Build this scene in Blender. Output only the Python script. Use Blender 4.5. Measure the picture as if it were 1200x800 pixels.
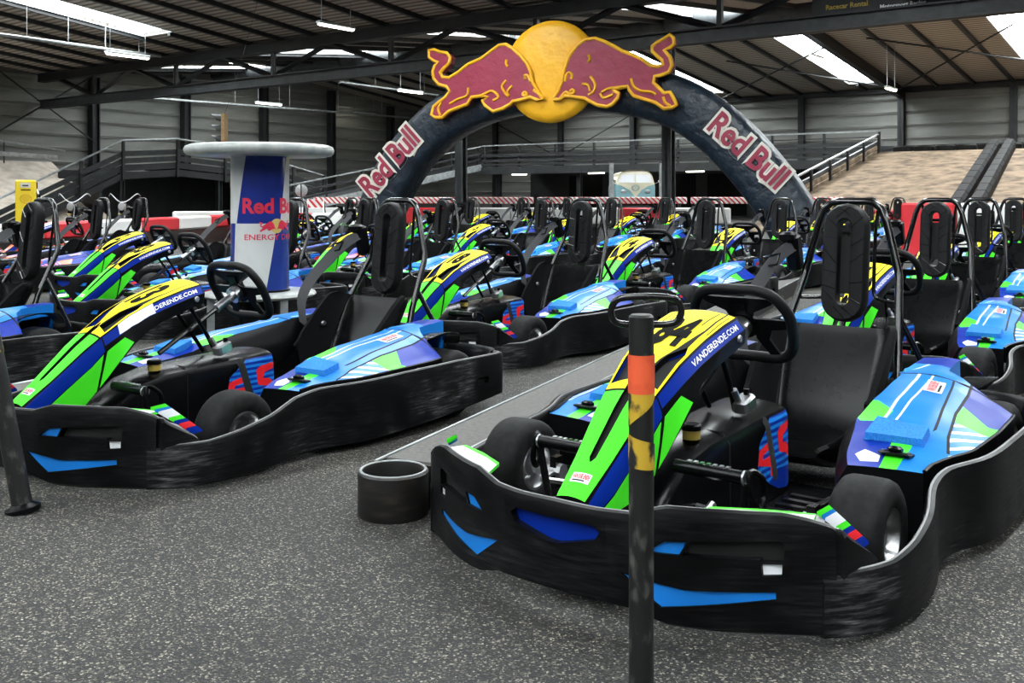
import bpy, bmesh, math, random
from mathutils import Vector, Matrix
random.seed(7)
for o in list(bpy.data.objects): bpy.data.objects.remove(o)
SC = bpy.context.scene
COL = SC.collection
PI = math.pi

# ------------------------------------------------------------------ camera
FPX, HOR, EYE = 1181.0, 231.0, 0.929          # focal length (px of 1200), horizon row, eye height
cam = bpy.data.cameras.new('camera'); camo = bpy.data.objects.new('camera', cam); COL.objects.link(camo)
camo.location = (0, 0, EYE); camo.rotation_euler = (PI/2, 0, 0)
cam.sensor_width = 36; cam.lens = FPX/1200*36
cam.shift_y = -(400-HOR)/1200
cam.clip_end = 400
SC.camera = camo
# ------------------------------------------------------------------ light and exposure
w = bpy.data.worlds.new('overcast'); SC.world = w; w.use_nodes = True
w.node_tree.nodes['Background'].inputs[0].default_value = (0.93, 0.97, 1.0, 1)
w.node_tree.nodes['Background'].inputs[1].default_value = 1.15
SKYLIGHT = 16.5
SC.view_settings.view_transform = 'Standard'
SC.view_settings.look = 'None'
SC.view_settings.gamma = 1.0
SC.view_settings.use_curve_mapping = False
SC.view_settings.exposure = 0.45

# ------------------------------------------------------------------ materials
MATS = {}
def mat(name, col, rough=0.5, metal=0.0, coat=0.0, spec=0.5, emit=None, estr=0.0):
    m = bpy.data.materials.new(name); m.use_nodes = True
    b = m.node_tree.nodes['Principled BSDF']
    b.inputs['Base Color'].default_value = (*col, 1)
    b.inputs['Roughness'].default_value = rough
    b.inputs['Metallic'].default_value = metal
    b.inputs['Coat Weight'].default_value = coat
    b.inputs['Coat Roughness'].default_value = 0.08
    b.inputs['Specular IOR Level'].default_value = spec
    if emit:
        b.inputs['Emission Color'].default_value = (*emit, 1)
        b.inputs['Emission Strength'].default_value = estr
    MATS[name] = m
    return m
def N(m, t, **kw):
    n = m.node_tree.nodes.new(t)
    for k, v in kw.items():
        if k in n.inputs: n.inputs[k].default_value = v
        else: setattr(n, k, v)
    return n
def L(m, a, b): m.node_tree.links.new(a, b)
def bsdf(m): return m.node_tree.nodes['Principled BSDF']
def ramp(m, stops, interp='LINEAR'):
    r = N(m, 'ShaderNodeValToRGB'); e = r.color_ramp.elements; r.color_ramp.interpolation = interp
    e[0].position, e[0].color = stops[0][0], (*stops[0][1], 1)
    e[1].position, e[1].color = stops[-1][0], (*stops[-1][1], 1)
    for p, c in stops[1:-1]:
        q = e.new(p); q.color = (*c, 1)
    return r
def noise_mat(name, c1, c2, scale, rough=0.6, stretch=(1, 1, 1), lo=0.4, hi=0.6, bump=0.0, metal=0.0, detail=4, coat=0.0, bdist=0.005):
    m = mat(name, c1, rough, metal, coat)
    tc = N(m, 'ShaderNodeTexCoord'); mp = N(m, 'ShaderNodeMapping'); mp.inputs['Scale'].default_value = stretch
    nz = N(m, 'ShaderNodeTexNoise'); nz.inputs['Scale'].default_value = scale; nz.inputs['Detail'].default_value = detail
    L(m, tc.outputs['Object'], mp.inputs['Vector']); L(m, mp.outputs['Vector'], nz.inputs['Vector'])
    r = ramp(m, [(lo, c1), (hi, c2)]); L(m, nz.outputs['Fac'], r.inputs['Fac'])
    L(m, r.outputs['Color'], bsdf(m).inputs['Base Color'])
    if bump:
        b = N(m, 'ShaderNodeBump'); b.inputs['Strength'].default_value = bump; b.inputs['Distance'].default_value = bdist
        L(m, nz.outputs['Fac'], b.inputs['Height']); L(m, b.outputs['Normal'], bsdf(m).inputs['Normal'])
    return m

GREEN = (0.06, 0.74, 0.02); YELLOW = (0.86, 0.70, 0.008); BLUE = (0.002, 0.022, 0.26); LBLUE = (0.008, 0.175, 0.58)
mat('green', GREEN, 0.40, spec=0.25); mat('yellow', YELLOW, 0.55, spec=0.18); mat('blue', BLUE, 0.36, spec=0.12)
mat('light_blue', LBLUE, 0.34, spec=0.28); mat('white', (0.8, 0.82, 0.84), 0.35, coat=0.2); mat('red', (0.72, 0.012, 0.018), 0.4)
mat('orange', (0.85, 0.10, 0.015), 0.35, coat=0.2); mat('line_black', (0.004, 0.004, 0.004), 0.6, spec=0.15)
mat('text_black', (0.004, 0.004, 0.004), 0.85, spec=0.08); mat('text_red', (0.62, 0.03, 0.03), 0.5)
mat('worn_highlight', (0.16, 0.16, 0.16), 0.5); mat('bolt_dark', (0.03, 0.03, 0.03), 0.3, 0.6); mat('black_plastic', (0.003, 0.003, 0.0035), 0.34, spec=0.11); mat('black_gloss', (0.002, 0.002, 0.0025), 0.27, spec=0.16)
mat('black_metal', (0.004, 0.004, 0.0045), 0.2, coat=0.35); mat('black_fabric', (0.004, 0.004, 0.0045), 0.9, spec=0.15)
mat('grip', (0.004, 0.004, 0.0045), 0.5, spec=0.2); mat('belt_grey', (0.05, 0.05, 0.055), 0.6)
mat('steel', (0.62, 0.62, 0.63), 0.28, 1.0); mat('dull_steel', (0.42, 0.42, 0.43), 0.45, 1.0)
mat('jar', (0.42, 0.30, 0.06), 0.3, coat=0.4); mat('pedal_green', (0.02, 0.13, 0.03), 0.3, coat=0.2)
mat('dark_void', (0.004, 0.004, 0.004), 0.8)
noise_mat('tyre', (0.006, 0.006, 0.0063), (0.011, 0.011, 0.011), 40, 0.65, bump=0.15); bsdf(MATS['tyre']).inputs['Specular IOR Level'].default_value = 0.15
noise_mat('foam', (0.007, 0.13, 0.46), (0.010, 0.20, 0.62), 220, 0.9, bump=0.5)
noise_mat('seat_shell', (0.0025, 0.0025, 0.003), (0.004, 0.004, 0.004), 12, 0.22); bsdf(MATS['seat_shell']).inputs['Specular IOR Level'].default_value = 0.1
noise_mat('headrest_foam', (0.004, 0.004, 0.0045), (0.007, 0.007, 0.0075), 60, 0.5, bump=0.1); bsdf(MATS['headrest_foam']).inputs['Specular IOR Level'].default_value = 0.22
def scuffed(name, amount):
    m = mat(name, (0.012, 0.012, 0.013), 0.45, spec=0.1)
    tc = N(m, 'ShaderNodeTexCoord'); mp = N(m, 'ShaderNodeMapping'); mp.inputs['Scale'].default_value = (2.2, 2.2, 26)
    n1 = N(m, 'ShaderNodeTexNoise'); n1.inputs['Scale'].default_value = 5.0; n1.inputs['Detail'].default_value = 9; n1.inputs['Roughness'].default_value = 0.68
    n2 = N(m, 'ShaderNodeTexNoise'); n2.inputs['Scale'].default_value = 5.0; n2.inputs['Detail'].default_value = 2
    L(m, tc.outputs['Object'], mp.inputs['Vector']); L(m, mp.outputs['Vector'], n1.inputs['Vector']); L(m, tc.outputs['Object'], n2.inputs['Vector'])
    mul = N(m, 'ShaderNodeMath', operation='MULTIPLY'); L(m, n1.outputs['Fac'], mul.inputs[0]); L(m, n2.outputs['Fac'], mul.inputs[1])
    r = ramp(m, [(0.22, (0.003, 0.003, 0.0033)), (0.31, (0.008, 0.008, 0.0085)), (0.42, (0.05*amount, 0.05*amount, 0.051*amount)), (0.52, (0.22*amount, 0.22*amount, 0.22*amount))])
    L(m, mul.outputs[0], r.inputs['Fac']); L(m, r.outputs['Color'], bsdf(m).inputs['Base Color'])
    b = N(m, 'ShaderNodeBump'); b.inputs['Strength'].default_value = 0.25; b.inputs['Distance'].default_value = 0.003
    L(m, n1.outputs['Fac'], b.inputs['Height']); L(m, b.outputs['Normal'], bsdf(m).inputs['Normal'])
    rr = N(m, 'ShaderNodeMapRange'); rr.inputs['From Min'].default_value = 0.2; rr.inputs['From Max'].default_value = 0.5; rr.inputs['To Min'].default_value = 0.34; rr.inputs['To Max'].default_value = 0.7
    L(m, mul.outputs[0], rr.inputs['Value']); L(m, rr.outputs['Result'], bsdf(m).inputs['Roughness'])
scuffed('scuffed_plastic', 1.0); scuffed('bumper_plastic', 0.45)
# striped pod print: thin white and blue stripes across the light blue vinyl
def stripes(name, base, other, axis, freq, width, rot=0.0):
    m = mat(name, base, 0.34, spec=0.28)
    tc = N(m, 'ShaderNodeTexCoord'); mp = N(m, 'ShaderNodeMapping'); mp.inputs['Rotation'].default_value = (0, 0, rot)
    sx = N(m, 'ShaderNodeSeparateXYZ'); L(m, tc.outputs['Object'], mp.inputs['Vector']); L(m, mp.outputs['Vector'], sx.inputs[0])
    a = N(m, 'ShaderNodeMath', operation='MULTIPLY'); a.inputs[1].default_value = freq; L(m, sx.outputs[axis], a.inputs[0])
    f = N(m, 'ShaderNodeMath', operation='FRACT'); L(m, a.outputs[0], f.inputs[0])
    r = ramp(m, [(0, other), (width, base)], 'CONSTANT'); L(m, f.outputs[0], r.inputs['Fac'])
    L(m, r.outputs['Color'], bsdf(m).inputs['Base Color'])
stripes('stripe_white', LBLUE, (0.8, 0.83, 0.86), 1, 26, 0.36, 0.55)
stripes('stripe_tank', BLUE, LBLUE, 2, 48, 0.5, 0)
stripes('stripe_fine', (0.012, 0.235, 0.70), (0.75, 0.8, 0.85), 1, 14, 0.12, 0.25)
stripes('stripe_purple', (0.10, 0.03, 0.25), (0.8, 0.2, 0.35), 0, 30, 0.5, 0)

# ------------------------------------------------------------------ mesh helpers
class MB:
    def __init__(s): s.v = []; s.f = []; s.m = []; s.mats = []
    def mi(s, name):
        if name not in s.mats: s.mats.append(name)
        return s.mats.index(name)
    def add(s, vs, fs, m):
        k = len(s.v); i = s.mi(m) if isinstance(m, str) else None
        s.v += [tuple(p) for p in vs]
        for j, f in enumerate(fs):
            s.f.append(tuple(a+k for a in f)); s.m.append(i if i is not None else s.mi(m[j]))
        return s
    def box(s, c, d, m, rot=None):
        x, y, z = d[0]/2, d[1]/2, d[2]/2
        vs = [Vector(p) for p in ((-x,-y,-z),(x,-y,-z),(x,y,-z),(-x,y,-z),(-x,-y,z),(x,-y,z),(x,y,z),(-x,y,z))]
        if rot is not None: vs = [rot @ p for p in vs]
        vs = [p+Vector(c) for p in vs]
        return s.add(vs, [(0,3,2,1),(4,5,6,7),(0,1,5,4),(1,2,6,5),(2,3,7,6),(3,0,4,7)], m)
    def hexa(s, v8, m):
        return s.add(v8, [(0,3,2,1),(4,5,6,7),(0,1,5,4),(1,2,6,5),(2,3,7,6),(3,0,4,7)], m)
    def rbox(s, c, d, m, b=0.01, rot=None):
        x, y, z = d[0]/2, d[1]/2, d[2]/2
        rings = []
        for (zz, i) in ((-z, b), (-z+b, 0), (z-b, 0), (z, b)):
            X, Y = x-i, y-i
            rings.append([Vector(p) for p in ((-X+b,-Y,zz),(X-b,-Y,zz),(X,-Y+b,zz),(X,Y-b,zz),(X-b,Y,zz),(-X+b,Y,zz),(-X,Y-b,zz),(-X,-Y+b,zz))])
        if rot is not None: rings = [[rot @ p for p in r] for r in rings]
        rings = [[p+Vector(c) for p in r] for r in rings]
        return s.loft(rings, m, True)
    def loft(s, rings, m, caps=False, closed=True):
        n = len(rings[0]); vs = [p for r in rings for p in r]; fs = []
        for i in range(len(rings)-1):
            for j in range(n if closed else n-1):
                k = (j+1) % n
                fs.append((i*n+j, i*n+k, (i+1)*n+k, (i+1)*n+j))
        if caps:
            fs.append(tuple(reversed(range(n)))); fs.append(tuple((len(rings)-1)*n+j for j in range(n)))
        return s.add(vs, fs, m)
    def tube(s, pts, r, m, n=8, closed=False, caps=True):
        P = [Vector(p) for p in pts]; K = len(P); rings = []; up = None
        rr = r if isinstance(r, (list, tuple)) else [r]*K
        for i in range(K):
            if closed: d = (P[(i+1) % K]-P[i-1])
            else: d = P[min(i+1, K-1)]-P[max(i-1, 0)]
            if d.length < 1e-9: d = Vector((0, 0, 1))
            d.normalize()
            if up is None:
                up = Vector((0, 0, 1)) if abs(d.z) < 0.9 else Vector((1, 0, 0))
            a = up - d*up.dot(d)
            if a.length < 1e-5: a = d.orthogonal()
            a.normalize(); b = d.cross(a); up = a
            rings.append([P[i]+(a*math.cos(2*PI*j/n)+b*math.sin(2*PI*j/n))*rr[i] for j in range(n)])
        if closed: rings.append(rings[0]); caps = False
        return s.loft(rings, m, caps)
    def lathe(s, prof, m, n=24, org=(0, 0, 0), ax='z', caps=True):
        rings = []
        for r, h in prof:
            ring = []
            for j in range(n):
                c, q = r*math.cos(2*PI*j/n), r*math.sin(2*PI*j/n)
                p = {'z': (c, q, h), 'y': (q, h, c), 'x': (h, c, q)}[ax]
                ring.append((p[0]+org[0], p[1]+org[1], p[2]+org[2]))
            rings.append(ring)
        if isinstance(m, str): return s.loft(rings, m, caps)
        for i in range(len(rings)-1): s.loft(rings[i:i+2], m[i])
        return s
    def prism(s, poly, h0, h1, m, fn):
        """polygon (2D) between heights h0 and h1; fn maps (a,b,h) to a point"""
        n = len(poly)
        vs = [fn(a, b, h0) for a, b in poly]+[fn(a, b, h1) for a, b in poly]
        fs = [tuple(reversed(range(n))), tuple(range(n, 2*n))]+[(j, (j+1) % n, n+(j+1) % n, n+j) for j in range(n)]
        return s.add(vs, fs, m)
    def ribbon(s, pts, wdt, wdir, thk, m):
        """flat strap: width along wdir, thickness small"""
        P = [Vector(p) for p in pts]; rings = []; W = Vector(wdir).normalized()*wdt/2
        for i, p in enumerate(P):
            d = (P[min(i+1, len(P)-1)]-P[max(i-1, 0)]).normalized(); nn = d.cross(W).normalized()*thk/2
            rings.append([p-W-nn, p+W-nn, p+W+nn, p-W+nn])
        return s.loft(rings, m, True)
    def mesh(s, name, sharp=35, fix=True):
        me = bpy.data.meshes.new(name); me.from_pydata(s.v, [], s.f)
        for k in s.mats: me.materials.append(MATS[k])
        me.polygons.foreach_set('material_index', s.m)
        finish(me, sharp, fix)
        return me
    def obj(s, name, parent=None, sharp=35, fix=True):
        return link(name, s.mesh(name, sharp, fix), parent)
def finish(me, sharp=35, fix=True):
    if fix:
        b = bmesh.new(); b.from_mesh(me); bmesh.ops.remove_doubles(b, verts=b.verts, dist=1e-6)
        bmesh.ops.recalc_face_normals(b, faces=b.faces); b.to_mesh(me); b.free()
    me.polygons.foreach_set('use_smooth', [True]*len(me.polygons))
    me.set_sharp_from_angle(angle=math.radians(sharp))
    me.update()
def link(name, me, parent=None):
    o = bpy.data.objects.new(name, me); COL.objects.link(o)
    if parent: o.parent = parent
    return o
def empty(name, loc=(0, 0, 0), rz=0.0):
    o = bpy.data.objects.new(name, None); COL.objects.link(o); o.location = loc; o.rotation_euler = (0, 0, rz); o.empty_display_size = 0.2
    return o
def tag(o, label, cat, group=None, kind=None):
    if label: o['label'] = label
    if cat: o['category'] = cat
    if group: o['group'] = group
    if kind: o['kind'] = kind
    return o
def struct(o, label=None):
    o['kind'] = 'structure'
    if label: o['label'] = label
    return o
def smooth_path(pts, k=6, closed=False):
    P = [Vector(p) for p in pts]; n = len(P); out = []
    rng = n if closed else n-1
    for i in range(rng):
        p0 = P[i-1] if (closed or i > 0) else P[0]; p1 = P[i]; p2 = P[(i+1) % n]; p3 = P[(i+2) % n] if (closed or i+2 < n) else P[-1]
        for j in range(k):
            t = j/k
            out.append(0.5*((2*p1)+(-p0+p2)*t+(2*p0-5*p1+4*p2-p3)*t*t+(-p0+3*p1-3*p2+p3)*t**3))
    if not closed: out.append(P[-1])
    return out
def interp(tab, x):
    """piecewise linear table lookup, tab sorted by first entry ascending"""
    if x <= tab[0][0]: return tab[0][1]
    for (a, u), (b, v) in zip(tab, tab[1:]):
        if x <= b:
            t = (x-a)/(b-a)
            return u+(v-u)*t if not isinstance(u, tuple) else tuple(p+(q-p)*t for p, q in zip(u, v))
    return tab[-1][1]
def inpoly(p, poly):
    x, y = p; c = False; n = len(poly)
    for i in range(n):
        (x1, y1), (x2, y2) = poly[i], poly[i-1]
        if (y1 > y) != (y2 > y) and x < (x2-x1)*(y-y1)/(y2-y1)+x1: c = not c
    return c
def cut_paint(me, ax, regions, ok=None):
    """score the outline of each region (polygon in the axes ax) into the mesh and give the faces inside its material;
    a region with depth is pushed in along 'dirv'"""
    b = bmesh.new(); b.from_mesh(me)
    third = 3-ax[0]-ax[1]
    for reg in regions:
        poly, mname = reg[0], reg[1]
        depth = reg[2] if len(reg) > 2 else None
        x0, x1 = min(p[0] for p in poly), max(p[0] for p in poly); y0, y1 = min(p[1] for p in poly), max(p[1] for p in poly)
        for i in range(len(poly)):
            p, q = poly[i-1], poly[i]
            d = (q[0]-p[0], q[1]-p[1])
            if abs(d[0])+abs(d[1]) < 1e-7: continue
            co = [0, 0, 0]; co[ax[0]], co[ax[1]] = p; no = [0, 0, 0]; no[ax[0]], no[ax[1]] = -d[1], d[0]
            fs = []
            for f in b.faces:
                if ok and not ok(f): continue
                us = [v.co[ax[0]] for v in f.verts]; vs = [v.co[ax[1]] for v in f.verts]
                if max(us) < x0-1e-6 or min(us) > x1+1e-6 or max(vs) < y0-1e-6 or min(vs) > y1+1e-6: continue
                fs.append(f)
            geom = list({e for f in fs for e in f.edges})+list({v for f in fs for v in f.verts})+fs
            if geom: bmesh.ops.bisect_plane(b, geom=geom, dist=1e-6, plane_co=co, plane_no=no)
        mi = None
        for i, mm in enumerate(me.materials):
            if mm.name == MATS[mname].name: mi = i
        if mi is None: me.materials.append(MATS[mname]); mi = len(me.materials)-1
        sel = []
        for f in b.faces:
            if ok and not ok(f): continue
            c = f.calc_center_median()
            if inpoly((c[ax[0]], c[ax[1]]), poly): f.material_index = mi; sel.append(f)
        if depth and sel:
            r = bmesh.ops.extrude_face_region(b, geom=sel)
            vs = [g for g in r['geom'] if isinstance(g, bmesh.types.BMVert)]
            bmesh.ops.translate(b, verts=vs, vec=depth)
            top = {g for g in r['geom'] if isinstance(g, bmesh.types.BMFace)}
            vset = set(vs)
            for f in b.faces:
                if f not in top and any(v in vset for v in f.verts): f.material_index = 0
            bmesh.ops.delete(b, geom=[f for f in sel if f.is_valid], context='FACES_ONLY')
    b.to_mesh(me); b.free()
    finish(me, 35, False)
def text_mesh(s, size=1.0, bold=0.0, extrude=0.0, align='CENTER', res=3, xs=1.0):
    cu = bpy.data.curves.new('lettering', 'FONT'); cu.body = s; cu.size = size; cu.offset = bold; cu.extrude = extrude
    cu.align_x = align; cu.resolution_u = res; cu.align_y = 'BOTTOM_BASELINE'
    o = bpy.data.objects.new('lettering', cu); COL.objects.link(o)
    dg = bpy.context.evaluated_depsgraph_get(); dg.update()
    me = bpy.data.meshes.new_from_object(o.evaluated_get(dg))
    bpy.data.objects.remove(o); bpy.data.curves.remove(cu)
    if xs != 1.0:
        for v in me.vertices: v.co.x *= xs
    return me
def map_mesh(me, fn, mname):
    for v in me.vertices: v.co = fn(v.co.x, v.co.y, v.co.z)
    me.materials.clear(); me.materials.append(MATS[mname]); me.update()
    return me
def subdivide_long(me, n=1):
    b = bmesh.new(); b.from_mesh(me)
    bmesh.ops.triangulate(b, faces=b.faces)
    bmesh.ops.subdivide_edges(b, edges=[e for e in b.edges if e.calc_length() > 0.06], cuts=n)
    b.to_mesh(me); b.free()
def mirrored(me, name):
    m2 = me.copy(); m2.name = name
    for v in m2.vertices: v.co.y = -v.co.y
    m2.flip_normals(); m2.update()
    return m2
def pix(u, v, Y):
    """the point that a photograph pixel shows at distance Y (used only to size things up)"""
    return Vector(((u-600)*Y/FPX, Y, EYE+(HOR-v)*Y/FPX))
# ------------------------------------------------------------------ the hall: axes t (along the back wall), d (from the back wall to the camera)
def H(t, d, z=0.0): return Vector((-4.42+0.804*t-0.595*d, 60.65-0.595*t-0.804*d, z))
HANG = math.atan2(-0.595, 0.804)
def hbox(mb, t0, t1, d0, d1, z0, z1, m, z0b=None, z1b=None):
    """box along the hall axes; z0b / z1b: other heights at d1 (slopes)"""
    a = z0 if z0b is None else z0b; b = z1 if z1b is None else z1b
    return mb.hexa([H(t0, d0, z0), H(t1, d0, z0), H(t1, d1, a), H(t0, d1, a), H(t0, d0, z1), H(t1, d0, z1), H(t1, d1, b), H(t0, d1, b)], m)
EAVE, BAY = 5.76, 4.5
RIDGES = [(-0.5, 5.70), (12.45, 7.13), (24.9, 5.92), (44.0, 8.0), (65.0, 5.8)]      # eaves, ridge, valley, ridge
def roofz(d): return interp(RIDGES, d)
def slopes(a, b):
    c = [a]+[r for r, _ in RIDGES if a+0.05 < r < b-0.05]+[b]; return list(zip(c, c[1:]))
# asphalt
m = mat('asphalt', (0.05, 0.05, 0.05), 0.78)
tc = N(m, 'ShaderNodeTexCoord'); vo = N(m, 'ShaderNodeTexVoronoi'); vo.inputs['Scale'].default_value = 230.0
L(m, tc.outputs['Object'], vo.inputs['Vector'])
n1 = N(m, 'ShaderNodeTexNoise'); n1.inputs['Scale'].default_value = 1.1; n1.inputs['Detail'].default_value = 5; L(m, tc.outputs['Object'], n1.inputs['Vector'])
n2 = N(m, 'ShaderNodeTexNoise'); n2.inputs['Scale'].default_value = 260.0; n2.inputs['Detail'].default_value = 3; L(m, tc.outputs['Object'], n2.inputs['Vector'])
sep = N(m, 'ShaderNodeSeparateColor'); L(m, vo.outputs['Color'], sep.inputs[0])
sp = ramp(m, [(0.0, (0.008, 0.008, 0.0085)), (0.5, (0.020, 0.020, 0.020)), (0.72, (0.045, 0.044, 0.041)), (0.9, (0.135, 0.123, 0.10)), (1.0, (0.42, 0.385, 0.31))]); L(m, sep.outputs[0], sp.inputs['Fac'])
big = ramp(m, [(0.32, (0.48, 0.48, 0.48)), (0.7, (1.0, 0.99, 0.96))]); L(m, n1.outputs['Fac'], big.inputs['Fac'])
mx = N(m, 'ShaderNodeMix', data_type='RGBA', blend_type='MULTIPLY'); mx.inputs[0].default_value = 1.0
L(m, sp.outputs['Color'], mx.inputs[6]); L(m, big.outputs['Color'], mx.inputs[7])
fine = ramp(m, [(0.3, (0.55, 0.55, 0.55)), (0.7, (1.4, 1.4, 1.4))]); L(m, n2.outputs['Fac'], fine.inputs['Fac'])
mx2 = N(m, 'ShaderNodeMix', data_type='RGBA', blend_type='MULTIPLY'); mx2.inputs[0].default_value = 1.0
L(m, mx.outputs[2], mx2.inputs[6]); L(m, fine.outputs['Color'], mx2.inputs[7]); L(m, mx2.outputs[2], bsdf(m).inputs['Base Color'])
bp = N(m, 'ShaderNodeBump'); bp.inputs['Strength'].default_value = 0.5; bp.inputs['Distance'].default_value = 0.004
L(m, vo.outputs['Distance'], bp.inputs['Height']); L(m, bp.outputs['Normal'], bsdf(m).inputs['Normal'])
# sheet metal, steel, sand
noise_mat('wall_sheet', (0.15, 0.152, 0.140), (0.24, 0.242, 0.222), 1.6, 0.42, (0.3, 0.3, 2.0), 0.3, 0.7, metal=0.35)
noise_mat('dark_steel', (0.009, 0.010, 0.0115), (0.015, 0.016, 0.018), 3, 0.5)
noise_mat('grey_steel', (0.030, 0.034, 0.037), (0.048, 0.053, 0.056), 4, 0.5)
noise_mat('track_steel', (0.013, 0.0145, 0.016), (0.024, 0.026, 0.028), 4, 0.5)
noise_mat('zinc', (0.28, 0.30, 0.30), (0.40, 0.42, 0.42), 6, 0.42, metal=0.4)
noise_mat('black_rail', (0.005, 0.0048, 0.0045), (0.040, 0.028, 0.019), 9, 0.5, (1, 1, 5), 0.5, 0.8)
noise_mat('rail_top', (0.085, 0.080, 0.075), (0.105, 0.10, 0.094), 60, 0.85, bump=0.3)
noise_mat('sand', (0.080, 0.052, 0.030), (0.26, 0.185, 0.118), 2.6, 0.9, (1, 1, 1), 0.32, 0.62, bump=0.5, detail=9, bdist=0.05)
noise_mat('pale_sand', (0.50, 0.43, 0.36), (0.72, 0.64, 0.55), 2.6, 0.9, (1, 1, 1), 0.35, 0.65, bump=0.4, detail=9, bdist=0.04)
mat('barrier_white', (0.74, 0.74, 0.72), 0.5); mat('barrier_red', (0.60, 0.018, 0.028), 0.5)
mat('lamp', (1, 1, 0.9), 0.4, emit=(1.0, 0.97, 0.82), estr=9.0)
mat('lamp_warm', (1, 1, 0.9), 0.4, emit=(1.0, 0.93, 0.66), estr=9.0)
mat('daylight_pane', (0.9, 0.95, 1.0), 0.3, emit=(0.93, 0.98, 1.0), estr=SKYLIGHT)
mat('curb_white', (0.62, 0.66, 0.66), 0.5)
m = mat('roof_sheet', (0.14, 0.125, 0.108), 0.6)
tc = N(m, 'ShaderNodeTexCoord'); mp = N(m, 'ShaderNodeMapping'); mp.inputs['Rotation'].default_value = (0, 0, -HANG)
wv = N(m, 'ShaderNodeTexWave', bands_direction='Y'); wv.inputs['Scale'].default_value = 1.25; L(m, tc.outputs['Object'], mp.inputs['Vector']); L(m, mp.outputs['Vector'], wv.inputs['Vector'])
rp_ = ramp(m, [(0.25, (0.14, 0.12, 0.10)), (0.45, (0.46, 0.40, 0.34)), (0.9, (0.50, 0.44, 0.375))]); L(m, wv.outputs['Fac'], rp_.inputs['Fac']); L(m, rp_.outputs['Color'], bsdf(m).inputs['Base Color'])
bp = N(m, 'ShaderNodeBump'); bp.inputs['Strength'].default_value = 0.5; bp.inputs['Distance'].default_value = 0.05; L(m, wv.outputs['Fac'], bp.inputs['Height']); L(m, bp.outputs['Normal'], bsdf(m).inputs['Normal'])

# floor
mb = MB(); mb.add([H(-6, -4), H(95, -4), H(95, 75), H(-6, 75)], [(3, 2, 1, 0)], 'asphalt')
struct(mb.obj('floor', fix=False), 'dark speckled asphalt floor')
# walls of lapped horizontal sheets, one object for each sheet of a bay
PH = 0.575
pm = MB(); pl = BAY-0.02
pm.add([(0.01, 0, 0), (pl, 0, 0), (pl, -0.075, 0.0), (0.01, -0.075, 0.0), (0.01, -0.10, 0.09), (pl, -0.10, 0.09), (0.01, -0.02, 0.125), (pl, -0.02, 0.125), (0.01, -0.02, PH), (pl, -0.02, PH), (0.01, 0, PH), (pl, 0, PH)],
       [(0, 1, 2, 3), (3, 2, 5, 4), (4, 5, 7, 6), (6, 7, 9, 8), (8, 9, 11, 10), (0, 3, 4, 6, 8, 10), (1, 11, 9, 7, 5, 2), (0, 10, 11, 1)], 'wall_sheet')
sheet = pm.mesh('wall_sheet', 20)
def wall(name, n, fn, rot, label):
    mb = MB(); a, b = fn(0), fn(n*BAY)
    off = Vector((-math.sin(rot), math.cos(rot), 0))*0.12
    mb.hexa([a, b, b+off, a+off]+[p+Vector((0, 0, EAVE+0.05)) for p in (a, b, b+off, a+off)], 'dark_steel')
    w_ = struct(mb.obj(name), label)
    for i in range(n):
        for j in range(10):
            o = link('wall_sheet', sheet, w_); o.location = fn(i*BAY)+Vector((0, 0, j*PH)); o.rotation_euler = (0, 0, rot)
    return w_
wall('wall_back', 10, lambda s: H(s, 0), HANG, 'back wall of lapped grey metal sheets')
wl = wall('wall_left', 9, lambda s: H(0, 9*BAY-s), HANG+PI/2, 'side wall of lapped grey metal sheets')
for i in range(9):                                                   # the gable above the eaves line
    for j in range(7):
        d0 = (9-i)*BAY; lim = roofz(d0-BAY)-EAVE-0.1
        if j*PH < roofz(d0)-EAVE: o = link('wall_sheet', sheet, wl); o.location = H(0, d0, EAVE-0.01+j*PH); o.rotation_euler = (0, 0, HANG+PI/2)
mb = MB(); mb.add([H(-0.15, 0, 0), H(-0.15, 64, 0), H(-0.15, 64, 9), H(-0.15, 0, 9)], [(0, 1, 2, 3)], 'dark_steel'); mb.obj('wall_lining', wl)
mb = MB(); hbox(mb, 55, 55.2, 0, 64.2, 0, 9, 'dark_steel'); struct(mb.obj('wall_right'), 'plain dark side wall')
mb = MB(); hbox(mb, 0, 55, 64, 64.2, 0, 9, 'dark_steel'); struct(mb.obj('wall_front'), 'plain dark front wall')
def hcol(mb, t, d, w_, z0, z1, m):
    hbox(mb, t-w_/2, t+w_/2, d-w_/2, d-w_/2+0.04, z0, z1, m); hbox(mb, t-w_/2, t+w_/2, d+w_/2-0.04, d+w_/2, z0, z1, m); hbox(mb, t-0.03, t+0.03, d-w_/2, d+w_/2, z0, z1, m)
for i in range(1, 10):
    mb = MB(); hcol(mb, i*BAY, 0.26, 0.26, 0, EAVE-0.05, 'dark_steel'); struct(mb.obj('steel_column'), 'dark steel column on the back wall')
for i in range(1, 9):
    mb = MB(); hcol(mb, 0.3, i*BAY, 0.34, 0, roofz(i*BAY)-0.2, 'dark_steel'); struct(mb.obj('steel_column'), 'dark steel column on the side wall')
mb = MB(); hbox(mb, 0, 45, 0.1, 0.4, EAVE-0.22, EAVE-0.02, 'dark_steel'); struct(mb.obj('trim_1'), 'dark eaves beam on the back wall')
mb = MB(); hbox(mb, 0, 45, 0.15, 0.3, 3.05, 3.2, 'dark_steel'); struct(mb.obj('trim_2'), 'dark rail along the back wall')
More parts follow.
